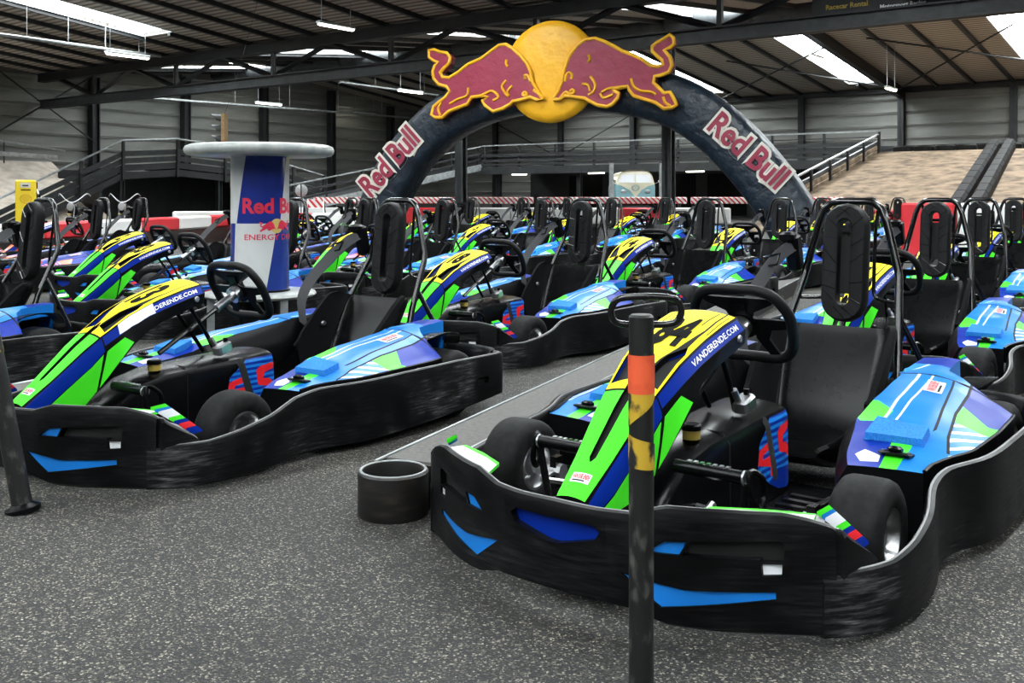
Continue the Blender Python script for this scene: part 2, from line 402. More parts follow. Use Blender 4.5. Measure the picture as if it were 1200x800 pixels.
# roof with its skylight openings
ST = (11.4, 18.6, 25.9, 33.2, 40.5)
SKY = [(t, 1.6, 12.2) for t in ST]+[(t, 13.6, 23.4) for t in ST]+[(11.4, 27.0, 42.0), (4.1, 13.6, 23.4), (4.1, 31.0, 42.0)]+[(t, 29.5, 42.0) for t in ST[1:]+(47.8,)]+[(t, 46.0, 59.0) for t in ST[1:]+(47.8,)]  # the pair nearest the side wall is added to brighten the pale ramp
SWID = 1.5
ts = sorted({0.0, 55.0} | {t-SWID/2 for t, _, _ in SKY} | {t+SWID/2 for t, _, _ in SKY}); ds = sorted({-0.3, 12.45, 24.9, 44.0, 64.0} | {a for _, a, _ in SKY} | {b for _, _, b in SKY})
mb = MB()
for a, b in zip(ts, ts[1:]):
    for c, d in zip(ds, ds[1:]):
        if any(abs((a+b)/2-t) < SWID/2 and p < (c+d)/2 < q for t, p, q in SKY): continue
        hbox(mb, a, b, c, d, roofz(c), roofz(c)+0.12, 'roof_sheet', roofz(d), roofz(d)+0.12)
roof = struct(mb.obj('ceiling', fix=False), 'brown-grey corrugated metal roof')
for i in range(1, 36):
    t = 1.5*i
    if any(abs(t-q) < SWID/2+0.05 for q, _, _ in SKY): t += 0.0
    segs = [(0, 64)]
    for q, a, b in SKY:
        if abs(t-q) < SWID/2+0.06: segs = [r for s in segs for r in ((s[0], min(s[1], a)), (max(s[0], b), s[1])) if r[1]-r[0] > 0.3]
    mb = MB()
    for a, b in [q for sg_ in segs for q in slopes(*sg_)]: hbox(mb, t-0.06, t+0.06, a, b, roofz(a)-0.13, roofz(a)-0.003, 'dark_steel', roofz(b)-0.13, roofz(b)-0.003)
    mb.obj('purlin', roof)
for t in (13.5, 27.0, 40.5):
    mb = MB(); hbox(mb, t-0.13, t+0.13, 0.1, 12.3, roofz(0)-0.48, roofz(0)-0.15, 'dark_steel', roofz(12.3)-0.48, roofz(12.3)-0.15); mb.obj('rafter', roof)
for i, (t, a, b) in enumerate(SKY):
    mb = MB(); ch = 0.55
    for p, q, r, s in ((t-SWID/2-0.05, t-SWID/2, a, b), (t+SWID/2, t+SWID/2+0.05, a, b), (t-SWID/2, t+SWID/2, a-0.05, a), (t-SWID/2, t+SWID/2, b, b+0.05)):
        hbox(mb, p, q, r, s, roofz(r)-0.02, roofz(r)+ch, 'curb_white', roofz(s)-0.02, roofz(s)+ch)
    fr = struct(mb.obj('window_%d' % (i+1)), 'skylight with white curb')
    mb = MB(); hbox(mb, t-SWID/2, t+SWID/2, a, b, roofz(a)+ch-0.03, roofz(a)+ch-0.01, 'daylight_pane', roofz(b)+ch-0.03, roofz(b)+ch-0.01); mb.obj('pane', fr)
# roof truss
def truss(d, t0, t1, step, zt, zb, label):
    root = empty('roof_truss', H(t0, d, zb)); tag(root, label, 'truss'); root['kind'] = 'structure'
    inv = Matrix.Translation(-H(t0, d, zb))
    def part(mb, name):
        o = mb.obj(name, root); o.data.transform(inv); return o
    mb = MB(); hbox(mb, t0, t1, d-0.16, d+0.16, zt-0.32, zt, 'dark_steel'); hbox(mb, t0, t1, d-0.2, d+0.2, zt-0.04, zt, 'dark_steel'); part(mb, 'top_chord')
    mb = MB(); hbox(mb, t0, t1, d-0.05, d+0.05, zb, zb+0.34, 'grey_steel'); hbox(mb, t0, t1, d-0.17, d+0.17, zb, zb+0.04, 'grey_steel'); hbox(mb, t0, t1, d-0.17, d+0.17, zb+0.3, zb+0.34, 'dark_steel'); part(mb, 'bottom_chord')
    t = t0+3.8; k = 0
    while t < t1-0.1:
        mb = MB(); hbox(mb, t-0.06, t+0.06, d-0.06, d+0.06, zb+0.3, zt-0.3, 'dark_steel'); part(mb, 'strut')
        for s in (-1, 1):
            if t0 <= t+s*step/2 <= t1:
                mb = MB(); a, b = H(t, d, zb+0.3), H(t+s*step/2, d, zt-0.25); mb.tube([a, b], 0.085, 'dark_steel', 4); part(mb, 'diagonal')
        t += step; k += 1
    return root
truss(24.9, 0.5, 54, 5.1, 5.84, 4.46, 'long dark steel roof truss with diagonals, above the red arch')
for t in (22.2, 28.5):
    mb = MB(); hcol(mb, t, 24.9, 0.24, 0, 4.46, 'grey_steel'); struct(mb.obj('steel_column'), 'grey steel column under the roof truss')
p0 = H(1, 16.6, 6.55)
mb = MB(); mb.tube([H(0.6+1.5*i, 16.6, 6.62)-p0 for i in range(30)], 0.3, 'grey_steel', 14)
for i in range(1, 15): mb.tube([H(3*i, 16.6, 6.62)-p0, H(3*i+0.12, 16.6, 6.62)-p0], 0.325, 'dark_steel', 14)
o = mb.obj('air_duct'); o.location = p0; tag(o, 'round grey ventilation duct hung behind the roof truss', 'duct')
# wind bracing on the end bays
def brace(name, a, b, lab):
    mb = MB(); mb.tube([Vector((0, 0, 0)), b-a], 0.035, 'dark_steel', 6); o = mb.obj(name); o.location = a; struct(o, lab)
brace('brace_rod', H(22.5, 8.5, roofz(8.5)-0.3), H(27, 0.6, EAVE-0.1), 'thin roof bracing rod'); brace('brace_rod', H(18.2, 0.6, EAVE-0.2), H(27, 10, roofz(10)-0.5), 'thin roof bracing rod')
brace('brace_rod', H(27, 1, EAVE-0.2), H(33.2, 10, roofz(10)-0.3), 'thin roof bracing rod'); brace('brace_rod', H(28.5, 10, roofz(10)-0.3), H(36, 1, EAVE-0.2), 'thin roof bracing rod')
brace('brace_rod', H(0.45, 22.5, 3.2), H(0.45, 27, 6.1), 'wall bracing bar'); brace('brace_rod', H(0.45, 27, 3.2), H(0.45, 22.5, 6.1), 'wall bracing bar')
brace('brace_rod', H(4.5, 0.45, 5.2), H(9, 0.45, 3.1), 'wall bracing bar'); brace('brace_rod', H(9, 0.45, 3.1), H(13.5, 0.45, 5.2), 'wall bracing bar')

# ------------------------------------------------------------------ elevated track at the back
def rel(root, mb, name, m=None):
    o = mb.obj(name, root); o.data.transform(Matrix.Translation(-root.location)); return o
trk = empty('elevated_track', H(19, 8)); tag(trk, 'grey steel elevated track with slatted guard rail along the back wall', 'bridge')
mb = MB(); hbox(mb, 9.6, 28.4, 4, 8, 2.28, 2.36, 'dark_steel'); rel(trk, mb, 'deck')
mb = MB(); hbox(mb, 9.6, 28.4, 7.9, 8.05, 2.02, 2.36, 'track_steel'); rel(trk, mb, 'edge_beam')
for i in range(10):
    mb = MB(); t = 9.7+2.07*i; hbox(mb, t-0.04, t+0.04, 7.88, 7.98, 2.1, 3.42, 'track_steel'); rel(trk, mb, 'rail_post')
for z, h, m_ in ((3.36, 0.05, 'zinc'), (3.14, 0.04, 'track_steel'), (2.84, 0.14, 'track_steel'), (2.60, 0.12, 'track_steel'), (2.42, 0.10, 'track_steel')):
    mb = MB(); hbox(mb, 9.6, 28.4, 7.99, 8.04, z, z+h, m_); rel(trk, mb, 'rail')
for t in (10.2, 14.8, 19.4, 24.0, 28.2):
    mb = MB(); hcol(mb, t, 7.4, 0.2, 0, 2.28, 'dark_steel'); rel(trk, mb, 'leg')
for t in (11.3, 15.6, 20.5):
    mb = MB(); hbox(mb, t-0.4, t+0.4, 7.2, 7.3, 1.99, 2.05, 'lamp'); mb2 = MB()
    o = mb.obj('strip_light'); c = H(t, 7.3, 2.02); o.data.transform(Matrix.Translation(-c)); o.location = c
    tag(o, 'small bright strip light under the elevated track', 'lamp', 'lights under the elevated track')
mb = MB(); hbox(mb, 9.6, 28.4, 3.8, 3.95, 0, 2.2, 'dark_steel')  # near-black backing added for the shade below the deck, with panels on it
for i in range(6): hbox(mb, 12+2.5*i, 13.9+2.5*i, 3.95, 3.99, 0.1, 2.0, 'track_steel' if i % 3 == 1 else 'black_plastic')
struct(mb.obj('underpass_shade_wall'), 'added dark wall for the shade under the elevated track')
# ramp down from it on the left, coming forward
r1 = empty('track_ramp', H(8, 14)); tag(r1, 'grey steel ramp with railing and pale deck edge coming down off the elevated track', 'ramp')
zr = lambda d: 2.36-(d-8)*0.165
mb = MB(); hbox(mb, 6.5, 9.6, 8, 20, 2.2, 2.36, 'dark_steel', zr(20)-0.16, zr(20)); rel(r1, mb, 'deck')
mb = MB(); hbox(mb, 9.55, 9.62, 8, 20, 2.22, 2.52, 'zinc', zr(20)-0.14, zr(20)+0.16); rel(r1, mb, 'deck_edge')
for z, h, m_ in ((0.98, 0.05, 'zinc'), (0.62, 0.10, 'dark_steel'), (0.34, 0.10, 'dark_steel')):
    mb = MB(); hbox(mb, 9.56, 9.61, 8, 20, 2.36+z, 2.36+z+h, m_, zr(20)+z, zr(20)+z+h); rel(r1, mb, 'rail')
for i in range(7):
    d = 8.2+1.95*i; mb = MB(); hbox(mb, 9.5, 9.56, d, d+0.06, zr(d)-0.1, zr(d)+1.02, 'dark_steel'); rel(r1, mb, 'rail_post')
# wide sanded ramp on the right
r2 = empty('sand_ramp', H(36, 14)); tag(r2, 'wide brown sanded ramp sloping down from the elevated track', 'ramp')
mb = MB(); hbox(mb, 28.4, 46, 3, 8, 0, 2.6, 'sand'); hbox(mb, 28.4, 46, 8, 20.5, 0, 2.6, 'sand', -0.02, 0.02); rel(r2, mb, 'ramp_surface')
zs = lambda d: 2.6-(d-8)*0.2065
for z, h, m_ in ((0.62, 0.05, 'zinc'), (0.30, 0.12, 'grey_steel'), (0.12, 0.12, 'sand'), (-0.08, 0.14, 'sand')):
    mb = MB(); hbox(mb, 28.25, 28.33, 8, 19, 2.6+z, 2.6+z+h, m_, zs(19)+z, zs(19)+z+h); rel(r2, mb, 'rail')
for i in range(7):
    d = 8.1+1.75*i; mb = MB(); hbox(mb, 28.33, 28.41, d, d+0.07, zs(d)-0.05, zs(d)+0.64, 'dark_steel'); rel(r2, mb, 'rail_post')
tb = empty('track_divider', H(32.7, 14)); tag(tb, 'double black tyre-wall divider running down the sanded ramp', 'track divider')
for t in (32.25, 32.75):
    for i in range(12):
        d = 8.0+i*0.98; e = d+0.93; p, q = t+(d-8)*0.1, t+(e-8)*0.1; hw = 0.19; mb = MB()
        ring = lambda tt, dd: [H(tt-hw, dd, zs(dd)-0.05), H(tt-hw, dd, zs(dd)+0.24), H(tt-hw*0.6, dd, zs(dd)+0.34), H(tt+hw*0.6, dd, zs(dd)+0.34), H(tt+hw, dd, zs(dd)+0.24), H(tt+hw, dd, zs(dd)-0.05)]
        mb.loft([ring(p, d), ring(q, e)], 'tyre', True); rel(tb, mb, 'segment')
for i in range(22):
    o = MB().lathe([(0.30, 0), (0.36, 0.06), (0.36, 0.2), (0.30, 0.26), (0.18, 0.26), (0.16, 0.2), (0.16, 0.06), (0.18, 0)], 'tyre', 14, ax='z', caps=False)
    if i == 0: tyre_me = o.mesh('old_tyre')
    t = link('old_tyre', tyre_me); t.location = H(28.9+0.74*i, 6.9, 2.6); tag(t, 'black tyre in the row along the top of the sanded ramp', 'tyre', 'tyres along the ramp top')
    if 31.6 < 28.9+0.74*i < 33.7: pass
# bridge with slatted sides on the left
bg = empty('slatted_bridge', H(5, 24)); tag(bg, 'dark slatted track bridge rising from the floor, with a curved handrail', 'bridge')
prof = [(14.0, 0.9), (19.5, 2.05), (21.8, 2.22), (24.2, 2.05), (29.3, -0.35)]
for a, b in zip(prof, prof[1:]):
    mb = MB(); hbox(mb, 4.0 if a[0] > 24 else 2.0, 5.0, a[0], b[0], a[1]-0.12, a[1], 'dark_steel', b[1]-0.12, b[1]); rel(bg, mb, 'deck')
    for z, h in ((-0.45, 0.26), (-0.14, 0.24), (0.15, 0.2), (0.42, 0.2)):
        mb = MB(); hbox(mb, 5.0, 5.06, a[0], b[0], a[1]+z, a[1]+z+h, 'track_steel' if z > 0.1 else 'dark_steel', b[1]+z, b[1]+z+h); rel(bg, mb, 'side_slat')
    mb = MB(); mb.tube([H(5.05, a[0], a[1]+1.02), H(5.05, b[0], b[1]+1.02)], 0.04, 'zinc', 8); rel(bg, mb, 'handrail')
    n = max(1, int((b[0]-a[0])/1.5))
    for i in range(n):
        q = a[0]+(b[0]-a[0])*i/n; zz = a[1]+(b[1]-a[1])*i/n
        mb = MB(); hbox(mb, 5.06, 5.14, q-0.05, q+0.05, zz-0.5, zz+1.0, 'dark_steel'); rel(bg, mb, 'rail_post')
mb = MB(); hbox(mb, 1.9, 2.0, 15, 25, 0, 2.0, 'dark_steel'); hbox(mb, 2.0, 5.0, 25.0, 25.1, 0, 1.5, 'dark_steel'); rel(bg, mb, 'shade_panel')  # dark sheets stand in for the shade beneath the bridge
for d in (19.6, 24.1):
    mb = MB(); hcol(mb, 4.8, d, 0.2, 0, 1.95, 'dark_steel'); rel(bg, mb, 'leg')
r3 = empty('sand_ramp', H(3, 30)); tag(r3, 'pale sanded ramp with a white curved edge rail behind the slatted bridge', 'ramp')
mb = MB(); mb.hexa([H(0.7, 24.6, 0), H(4.9, 24.6, 0), H(4.9, 37, 0), H(0.7, 37, 0), H(0.7, 24.6, 2.35), H(4.9, 24.6, 0.12), H(4.9, 37, 0.12), H(0.7, 37, 2.35)], 'pale_sand'); rel(r3, mb, 'ramp_surface')
mb = MB(); mb.tube(smooth_path([H(0.9, 36, 2.55), H(0.9, 31, 2.62), H(1.2, 27.5, 2.6), H(2.6, 25.4, 2.45)], 5), 0.09, 'zinc', 8); rel(r3, mb, 'edge_rail')
mb = MB(); mb.tube(smooth_path([H(0.8, 36, 3.1), H(0.8, 31, 3.18), H(1.1, 27.5, 3.12), H(2.8, 25.2, 2.7)], 5), 0.035, 'zinc', 8); rel(r3, mb, 'handrail')
for d in (34, 31, 28.5, 26.6):
    mb = MB(); mb.tube([H(0.9, d, 0), H(0.9, d, 3.12)], 0.03, 'grey_steel', 6); rel(r3, mb, 'rail_post')
# ------------------------------------------------------------------ the go-kart (x forward, y left, origin under the front axle)
def bumper_wall(path, top, bot, m, thick=0.03, k=5, bulge=0.012):
    """plastic bumper: a wall that follows a plan path; top / bot are height tables over the path parameter"""
    P = smooth_path([(a, b, 0) for a, b in path], k)
    n = len(P); rings = []
    for i, p in enumerate(P):
        d = (P[min(i+1, n-1)]-P[max(i-1, 0)]).normalized(); out = Vector((d.y, -d.x, 0))
        s = i/(n-1)*(len(path)-1)
        zt, zb = interp(top, s), interp(bot, s); h = zt-zb
        prof = [(-0.012, 0.0), (0.002, 0.05), (bulge*0.7, 0.22), (bulge, 0.5), (bulge*0.7, 0.75), (0.0, 0.93), (-0.005, 0.975), (-0.013, 1.0), (-0.022, 0.985), (-thick, 0.9), (-thick, 0.04)]
        rings.append([p+out*o+Vector((0, 0, zb+f*h)) for o, f in prof])
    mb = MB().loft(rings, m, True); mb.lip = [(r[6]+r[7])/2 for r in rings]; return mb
def build_parts():
    """meshes of one kart: list of (name, mesh, parent part index or None, near_only, label)"""
    parts = []
    def P(name, me, par=None, near=False, label=None):
        parts.append((name, me, par, near, label)); return len(parts)-1
    def both(name, me, par=None, near=False, label=None, par2=None):
        a = P(name, me, par, near, label); b = P(name, mirrored(me, name), par if par2 is None else par2, near, label); return a, b
    # --- front bumper
    half = [(0.0, 0.535), (0.10, 0.53), (0.18, 0.513), (0.254, 0.492), (0.35, 0.449), (0.461, 0.378), (0.523, 0.338), (0.548, 0.318), (0.553, 0.312), (0.570, 0.255), (0.580, 0.205)]
    path = [(x, -y) for y, x in reversed(half[1:])]+[(x, y) for y, x in half]
    path = list(reversed(path))                                     # from left to right so that 'out' looks forward
    tops = [0.152, 0.190, 0.234, 0.238, 0.252, 0.268, 0.272, 0.272, 0.25, 0.248, 0.25]; bots = [0.130, 0.130, 0.130, 0.012, 0.012, 0.012, 0.014, 0.018, 0.04, 0.045, 0.045]
    T = list(enumerate(tops+tops[-2::-1])); B = list(enumerate(bots+bots[-2::-1]))
    fbw = bumper_wall(path, T, B, 'bumper_plastic', 0.03, 6); me = fbw.mesh('front_bumper')
    regs = []
    for s in (1, -1):
        regs.append(([(s*a, b) for a, b in ((0.168, 0.121), (0.30, 0.102), (0.464, 0.107), (0.464, 0.092), (0.254, 0.060))], 'light_blue', (-0.006, 0, 0)))
        regs.append(([(s*a, b) for a, b in ((0.225, 0.174), (0.262, 0.200), (0.305, 0.203), (0.290, 0.174))], 'light_blue', (-0.008, 0, 0)))
        regs.append(([(s*a, b) for a, b in ((0.296, 0.174), (0.311, 0.204), (0.468, 0.214), (0.480, 0.205), (0.476, 0.168), (0.438, 0.168), (0.437, 0.174))], 'dark_void', (-0.02, -0.004*s, 0)))
        regs.append(([(s*a, b) for a, b in ((0.438, 0.165), (0.475, 0.165), (0.474, 0.143), (0.440, 0.141))], 'white', (-0.008, 0, 0)))
    regs.append(([(-0.122, 0.200), (-0.106, 0.213), (0.106, 0.213), (0.122, 0.200), (0.110, 0.180), (0.015, 0.157), (-0.015, 0.157), (-0.110, 0.180)], 'blue', (-0.02, 0, 0)))
    cut_paint(me, (1, 2), regs, ok=lambda f: f.normal.x > 0.25)
    fb = P('front_bumper', me)
    P('worn_lip_highlight', MB().tube(fbw.lip, 0.0032, 'worn_highlight', 6).mesh('worn_lip_highlight'), fb)  # pale tube: lip wear together with the highlight along it
    bolt = MB().lathe([(0.0, 0.004), (0.005, 0.004), (0.008, 0.002), (0.0085, -0.004)], 'bolt_dark', 10, org=(0.002, 0, 0), ax='x').mesh('bolt')
    def place(me, loc, rz=0.0):
        m2 = me.copy(); m2.transform(Matrix.Translation(loc) @ Matrix.Rotation(rz, 4, 'Z')); return m2
    for y, x, z in ((-0.05, 0.546, 0.075), (0.05, 0.546, 0.075)): P('bolt', place(bolt, (x, y, z)), fb, True)
    for y, x, z, a in ((0.445, 0.392, 0.055, 0.85), (0.497, 0.364, 0.115, 0.85)):
        both('bolt', place(bolt, (x+0.008, y+0.008, z), a), fb, True)
    # rim of the wheel side: striped corner and the painted flange on the bumper's inner edge
    mb = MB(); cols = ['green', 'light_blue', 'white', 'green', 'blue', 'red', 'blue']; cuts = [0, 0.1, 0.18, 0.42, 0.55, 0.66, 0.84, 1.0]
    A0, A1 = Vector((0.330, 0.520, 0.266)), Vector((0.210, 0.574, 0.172)); W = Vector((-0.048, 0.008, 0.004))
    for c, (u, v) in zip(cols, zip(cuts, cuts[1:])):
        p, q = A0.lerp(A1, u), A0.lerp(A1, v); wu, wv = W*(1-0.35*u), W*(1-0.35*v); dz = Vector((0, 0, -0.006))
        mb.hexa([p+dz, q+dz, q+wv+dz, p+wu+dz, p, q, q+wv, p+wu], c)
    both('striped_corner', mb.mesh('striped_corner'), fb, par2=fb)
    mb = MB()
    fl = [(0.485, 0.255), (0.437, 0.345), (0.33, 0.512), (0.275, 0.497), (0.315, 0.40), (0.375, 0.30)]
    mb.prism(fl, 0.238, 0.247, 'green', lambda a, b, h: (a, b, h-0.10*max(0, 0.40-a)*0.3))
    fl1 = mb.mesh('bumper_flange')
    cut_paint(fl1, (0, 1), [([(0.485, 0.255), (0.437, 0.345), (0.33, 0.512), (0.288, 0.500), (0.355, 0.355), (0.415, 0.262)], 'white')], ok=lambda f: f.normal.z > 0.5)
    both('bumper_flange', fl1, fb, par2=fb)
    # --- side bumpers
    sp = [(0.345, 0.528), (0.28, 0.583), (0.19, 0.622), (0.08, 0.636), (-0.05, 0.630), (-0.18, 0.605), (-0.30, 0.610), (-0.46, 0.668), (-0.7, 0.684), (-0.98, 0.682), (-1.25, 0.668), (-1.315, 0.650), (-1.335, 0.61)]
    st = list(enumerate([0.140, 0.148, 0.150, 0.165, 0.190, 0.226, 0.242, 0.250, 0.256, 0.258, 0.252, 0.250, 0.245]))
    sb_ = list(enumerate([0.012, 0.010, 0.010, 0.012, 0.014, 0.018, 0.020, 0.022, 0.032, 0.048, 0.066, 0.070, 0.075]))
    sbw = bumper_wall(list(reversed(sp)), [(12-a, b) for a, b in reversed(st)], [(12-a, b) for a, b in reversed(sb_)], 'scuffed_plastic', 0.028, 5, 0.008); me = sbw.mesh('side_bumper')
    cut_paint(me, (0, 2), [([(-1.20, 0.150), (-1.19, 0.165), (-1.12, 0.165), (-1.11, 0.150), (-1.12, 0.135), (-1.19, 0.135)], 'dark_void', (0, -0.02, 0))], ok=lambda f: f.normal.y > 0.5)
    sl, sr = both('side_bumper', me)
    both('worn_lip_highlight', MB().tube(sbw.lip, 0.0038, 'worn_highlight', 6).mesh('worn_lip_highlight'), sl, par2=sr)
    for x, y, z in ((0.24, 0.608, 0.11), (0.25, 0.605, 0.04), (-0.30, 0.618, 0.136), (-0.30, 0.618, 0.05), (-0.58, 0.686, 0.145), (-0.58, 0.686, 0.05), (-0.80, 0.692, 0.155), (-0.80, 0.692, 0.065), (-0.98, 0.690, 0.165), (-0.98, 0.690, 0.08)):
        both('bolt', place(bolt, (x, y, z), PI/2), sl, True, par2=sr)
    # --- rear bumper
    rp = [(-1.335, 0.60), (-1.40, 0.52), (-1.43, 0.30), (-1.435, 0.0)]
    rp = rp+[(x, -y) for x, y in reversed(rp[:-1])]
    P('rear_bumper', bumper_wall(list(reversed(rp)), [(0, 0.25), (6, 0.25)], [(0, 0.08), (6, 0.08)], 'scuffed_plastic', 0.03).mesh('rear_bumper'))
    # --- chassis
    mb = MB()
    for s in (1, -1):
        mb.tube(smooth_path([(0.42, s*0.10, 0.065), (0.30, s*0.17, 0.06), (0.0, s*0.22, 0.06), (-0.5, s*0.28, 0.06), (-1.05, s*0.30, 0.065), (-1.32, s*0.28, 0.10)], 5), 0.016, 'black_metal', 8)
        mb.tube([(-0.24, s*0.24, 0.07), (-0.30, s*0.58, 0.08), (-0.95, s*0.60, 0.08), (-0.98, s*0.3, 0.07)], 0.014, 'black_metal', 8)
    mb.tube([(0.42, -0.1, 0.065), (0.42, 0.1, 0.065)], 0.016, 'black_metal', 8); mb.tube([(0, -0.42, 0.1), (0, 0.42, 0.1)], 0.015, 'black_metal', 8)
    for s in (1, -1): mb.tube([(-1.08, s*0.235, 0.135), (-1.08, s*0.46, 0.135)], 0.02, 'steel', 10)
    P('chassis_frame', mb.mesh('chassis_frame'))
    mb = MB()
    mb.prism([(0.44, -0.10), (0.44, 0.10), (0.05, 0.30), (-0.6, 0.31), (-0.6, -0.31), (0.05, -0.30)], 0.040, 0.046, 'black_gloss', lambda a, b, h: (a, b, h))
    for i in range(9): mb.box((-0.02-0.055*i, 0.2, 0.049), (0.02, 0.12, 0.006), 'black_plastic'); mb.box((-0.02-0.055*i, -0.2, 0.049), (0.02, 0.12, 0.006), 'black_plastic')
    P('floor_tray', mb.mesh('floor_tray'))
    # --- wheels
    def wheel(R, W, rim):
        h = W/2
        t = MB().lathe([(rim, -h*0.86), (rim+0.008, -h*0.96), (R-0.035, -h), (R-0.018, -h*0.93), (R-0.006, -h*0.80), (R-0.001, -h*0.6), (R, 0), (R-0.001, h*0.6), (R-0.006, h*0.80), (R-0.018, h*0.93), (R-0.035, h), (rim+0.008, h*0.96), (rim, h*0.86)], 'tyre', 40, ax='y', caps=False).mesh('tyre', 50)
        r = MB()
        r.lathe([(rim-0.004, -h*0.9), (rim+0.004, -h*0.9), (rim+0.004, -h*0.84), (rim-0.004, -h*0.80), (rim-0.010, -h*0.3), (rim-0.010, h*0.3), (rim-0.004, h*0.80), (rim+0.004, h*0.84), (rim+0.004, h*0.9), (rim-0.004, h*0.9), (rim-0.008, h*0.74), (rim-0.016, h*0.35), (0.035, h*0.28), (0.030, h*0.6), (0.0, h*0.62)], 'steel', 28, ax='y', caps=False)
        r.lathe([(0.0, -h*0.62), (0.03, -h*0.6), (0.036, -h*0.1), (rim-0.016, -h*0.05), (rim-0.012, -h*0.6), (rim-0.004, -h*0.9)], 'steel', 28, ax='y', caps=False)
        for k in range(5): r.lathe([(0.0, h*0.36), (0.006, h*0.35), (0.006, h*0.25)], 'dull_steel', 6, org=(0.05*math.cos(k*1.2566), 0, 0.05*math.sin(k*1.2566)), ax='y')
        return t, r.mesh('rim', 30)
    for (x, y, R, Wd, rim) in ((0, 0.515, 0.133, 0.132, 0.066), (-1.08, 0.535, 0.140, 0.19, 0.066)):
        t, r = wheel(R, Wd, rim)
        for s in (1, -1):
            tt = t.copy(); tt.transform(Matrix.Translation((x, s*y, R)))
            rr = r.copy()
            if s < 0: rr.transform(Matrix.Rotation(PI, 4, 'Z'))
            rr.transform(Matrix.Translation((x, s*y, R)))
            k = P('tyre', tt); P('rim', rr, k, False, 'silver wheel rim')
    st1 = MB()
    st1.tube([(0.0, 0.36, 0.133), (0.0, 0.46, 0.133)], 0.022, 'dull_steel', 8); st1.box((0.0, 0.385, 0.13), (0.035, 0.022, 0.09), 'black_metal'); st1.tube([(0.07, 0.05, 0.14), (0.09, 0.37, 0.13)], 0.008, 'steel', 6); st1.tube([(0.09, 0.37, 0.13), (0.0, 0.39, 0.13)], 0.009, 'dull_steel', 6)
    both('steering_link', st1.mesh('steering_link'))
    # --- nose fairing
    SEC = [  # x, half width and height of plate edge, strip lower edge, side lower edge, crown height over the edge
        (0.490, 0.040, 0.235, 0.046, 0.222, 0.046, 0.190, 0.006), (0.394, 0.051, 0.306, 0.060, 0.284, 0.060, 0.190, 0.008), (0.280, 0.066, 0.400, 0.076, 0.366, 0.070, 0.208, 0.010),
        (0.222, 0.073, 0.441, 0.085, 0.402, 0.094, 0.285, 0.011), (0.125, 0.085, 0.503, 0.104, 0.462, 0.128, 0.408, 0.013), (0.060, 0.091, 0.532, 0.113, 0.494, 0.114, 0.447, 0.014),
        (0.000, 0.095, 0.555, 0.119, 0.517, 0.117, 0.476, 0.014), (-0.10, 0.100, 0.584, 0.126, 0.549, 0.124, 0.508, 0.014), (-0.170, 0.102, 0.598, 0.129, 0.566, 0.126, 0.528, 0.014)]
    tabs = [sorted((r[0], tuple(r[1:])) for r in SEC)][0]
    def fsec(x): return interp(tabs, x)
    def ftop(x, y):
        ye, ze, ys, zs, yb, zb, cr = fsec(x); t = min(1.0, abs(y)/ye); return ze+cr*(1-t*t)
    xs = sorted(set([r[0] for r in SEC]+[0.45, 0.34, 0.17, -0.05]), reverse=True)
    rings = []
    for x in xs:
        ye, ze, ys, zs, yb, zb, cr = fsec(x)
        left = [(x, yb-0.012, zb), (x, yb, zb), (x, ys, zs), (x, ye, ze)]
        topc = [(x, ye*t, ftop(x, ye*t)) for t in (0.75, 0.5, 0.25, 0, -0.25, -0.5, -0.75)]
        right = [(a, -b, c) for a, b, c in reversed(left)]
        inner = [(x, -(ye-0.006), ze-0.02), (x, 0, ze+cr-0.02), (x, ye-0.006, ze-0.02)]
        rings.append(left+topc+right+inner)
    me = MB().loft(rings, 'black_plastic', True).mesh('nose_fairing', 25)
    C = 'line_black'
    top = lambda f: f.normal.z > 0.45 and abs(f.normal.y) < 0.6 and f.calc_center_median().z > 0.23
    def tp(*pts): return [(a, b) for a, b in pts]
    we = lambda x, k=0.985: fsec(x)[0]*k
    xsg = (0.49, 0.394, 0.28, 0.232)
    regs = [([(x, we(x)) for x in xsg]+[(x, -we(x)) for x in reversed(xsg)], 'green')]
    xsy = (0.226, 0.125, 0.06, 0.0, -0.10, -0.166)
    yl = [([(x, we(x)) for x in xsy]+[(x, -we(x)) for x in reversed(xsy)], 'yellow')]
    for s in (1, -1):
        yl.append(([(a, s*b) for a, b in ((0.195, 0.016), (0.208, 0.068), (0.085, 0.080), (0.055, 0.073), (0.105, 0.040))], 'dark_void', (-0.006, 0, -0.016)))
        yl.append(([(a, s*b) for a, b in ((0.232, 0.010), (0.228, 0.014), (0.195, 0.016), (0.105, 0.040), (0.055, 0.073), (-0.04, 0.078), (-0.167, 0.080), (-0.167, 0.075), (-0.04, 0.072), (0.0, 0.066), (0.07, 0.050), (0.115, 0.032), (0.18, 0.010))], C))
        yl.append(([(a, s*b) for a, b in ((-0.06, 0.050), (-0.06, 0.054), (-0.16, 0.060), (-0.16, 0.056))], C))
        yl.append(([(a, s*b) for a, b in ((-0.02, 0.086), (-0.02, 0.089), (-0.15, 0.092), (-0.15, 0.089))], C))
    regs += yl
    regs.append((tp((0.405, -0.004), (0.408, 0.0), (0.405, 0.004), (0.396, 0.009), (0.24, 0.014), (0.20, 0.010), (0.18, 0.004), (0.18, -0.004), (0.20, -0.010), (0.24, -0.014), (0.396, -0.009)), C, (-0.004, 0, -0.008)))
    cut_paint(me, (0, 1), regs, ok=top)
    # side print, cut in the side view
    sideok = lambda f: abs(f.normal.y) > 0.25 and f.calc_center_median().z > 0.17 and (abs(f.calc_center_median().y) > 0.04)
    def edge(x, k, m=0.0):
        r = fsec(x); return (x, r[1+2*k]+m) if False else (x, (r[1], r[3], r[5])[k]+m)
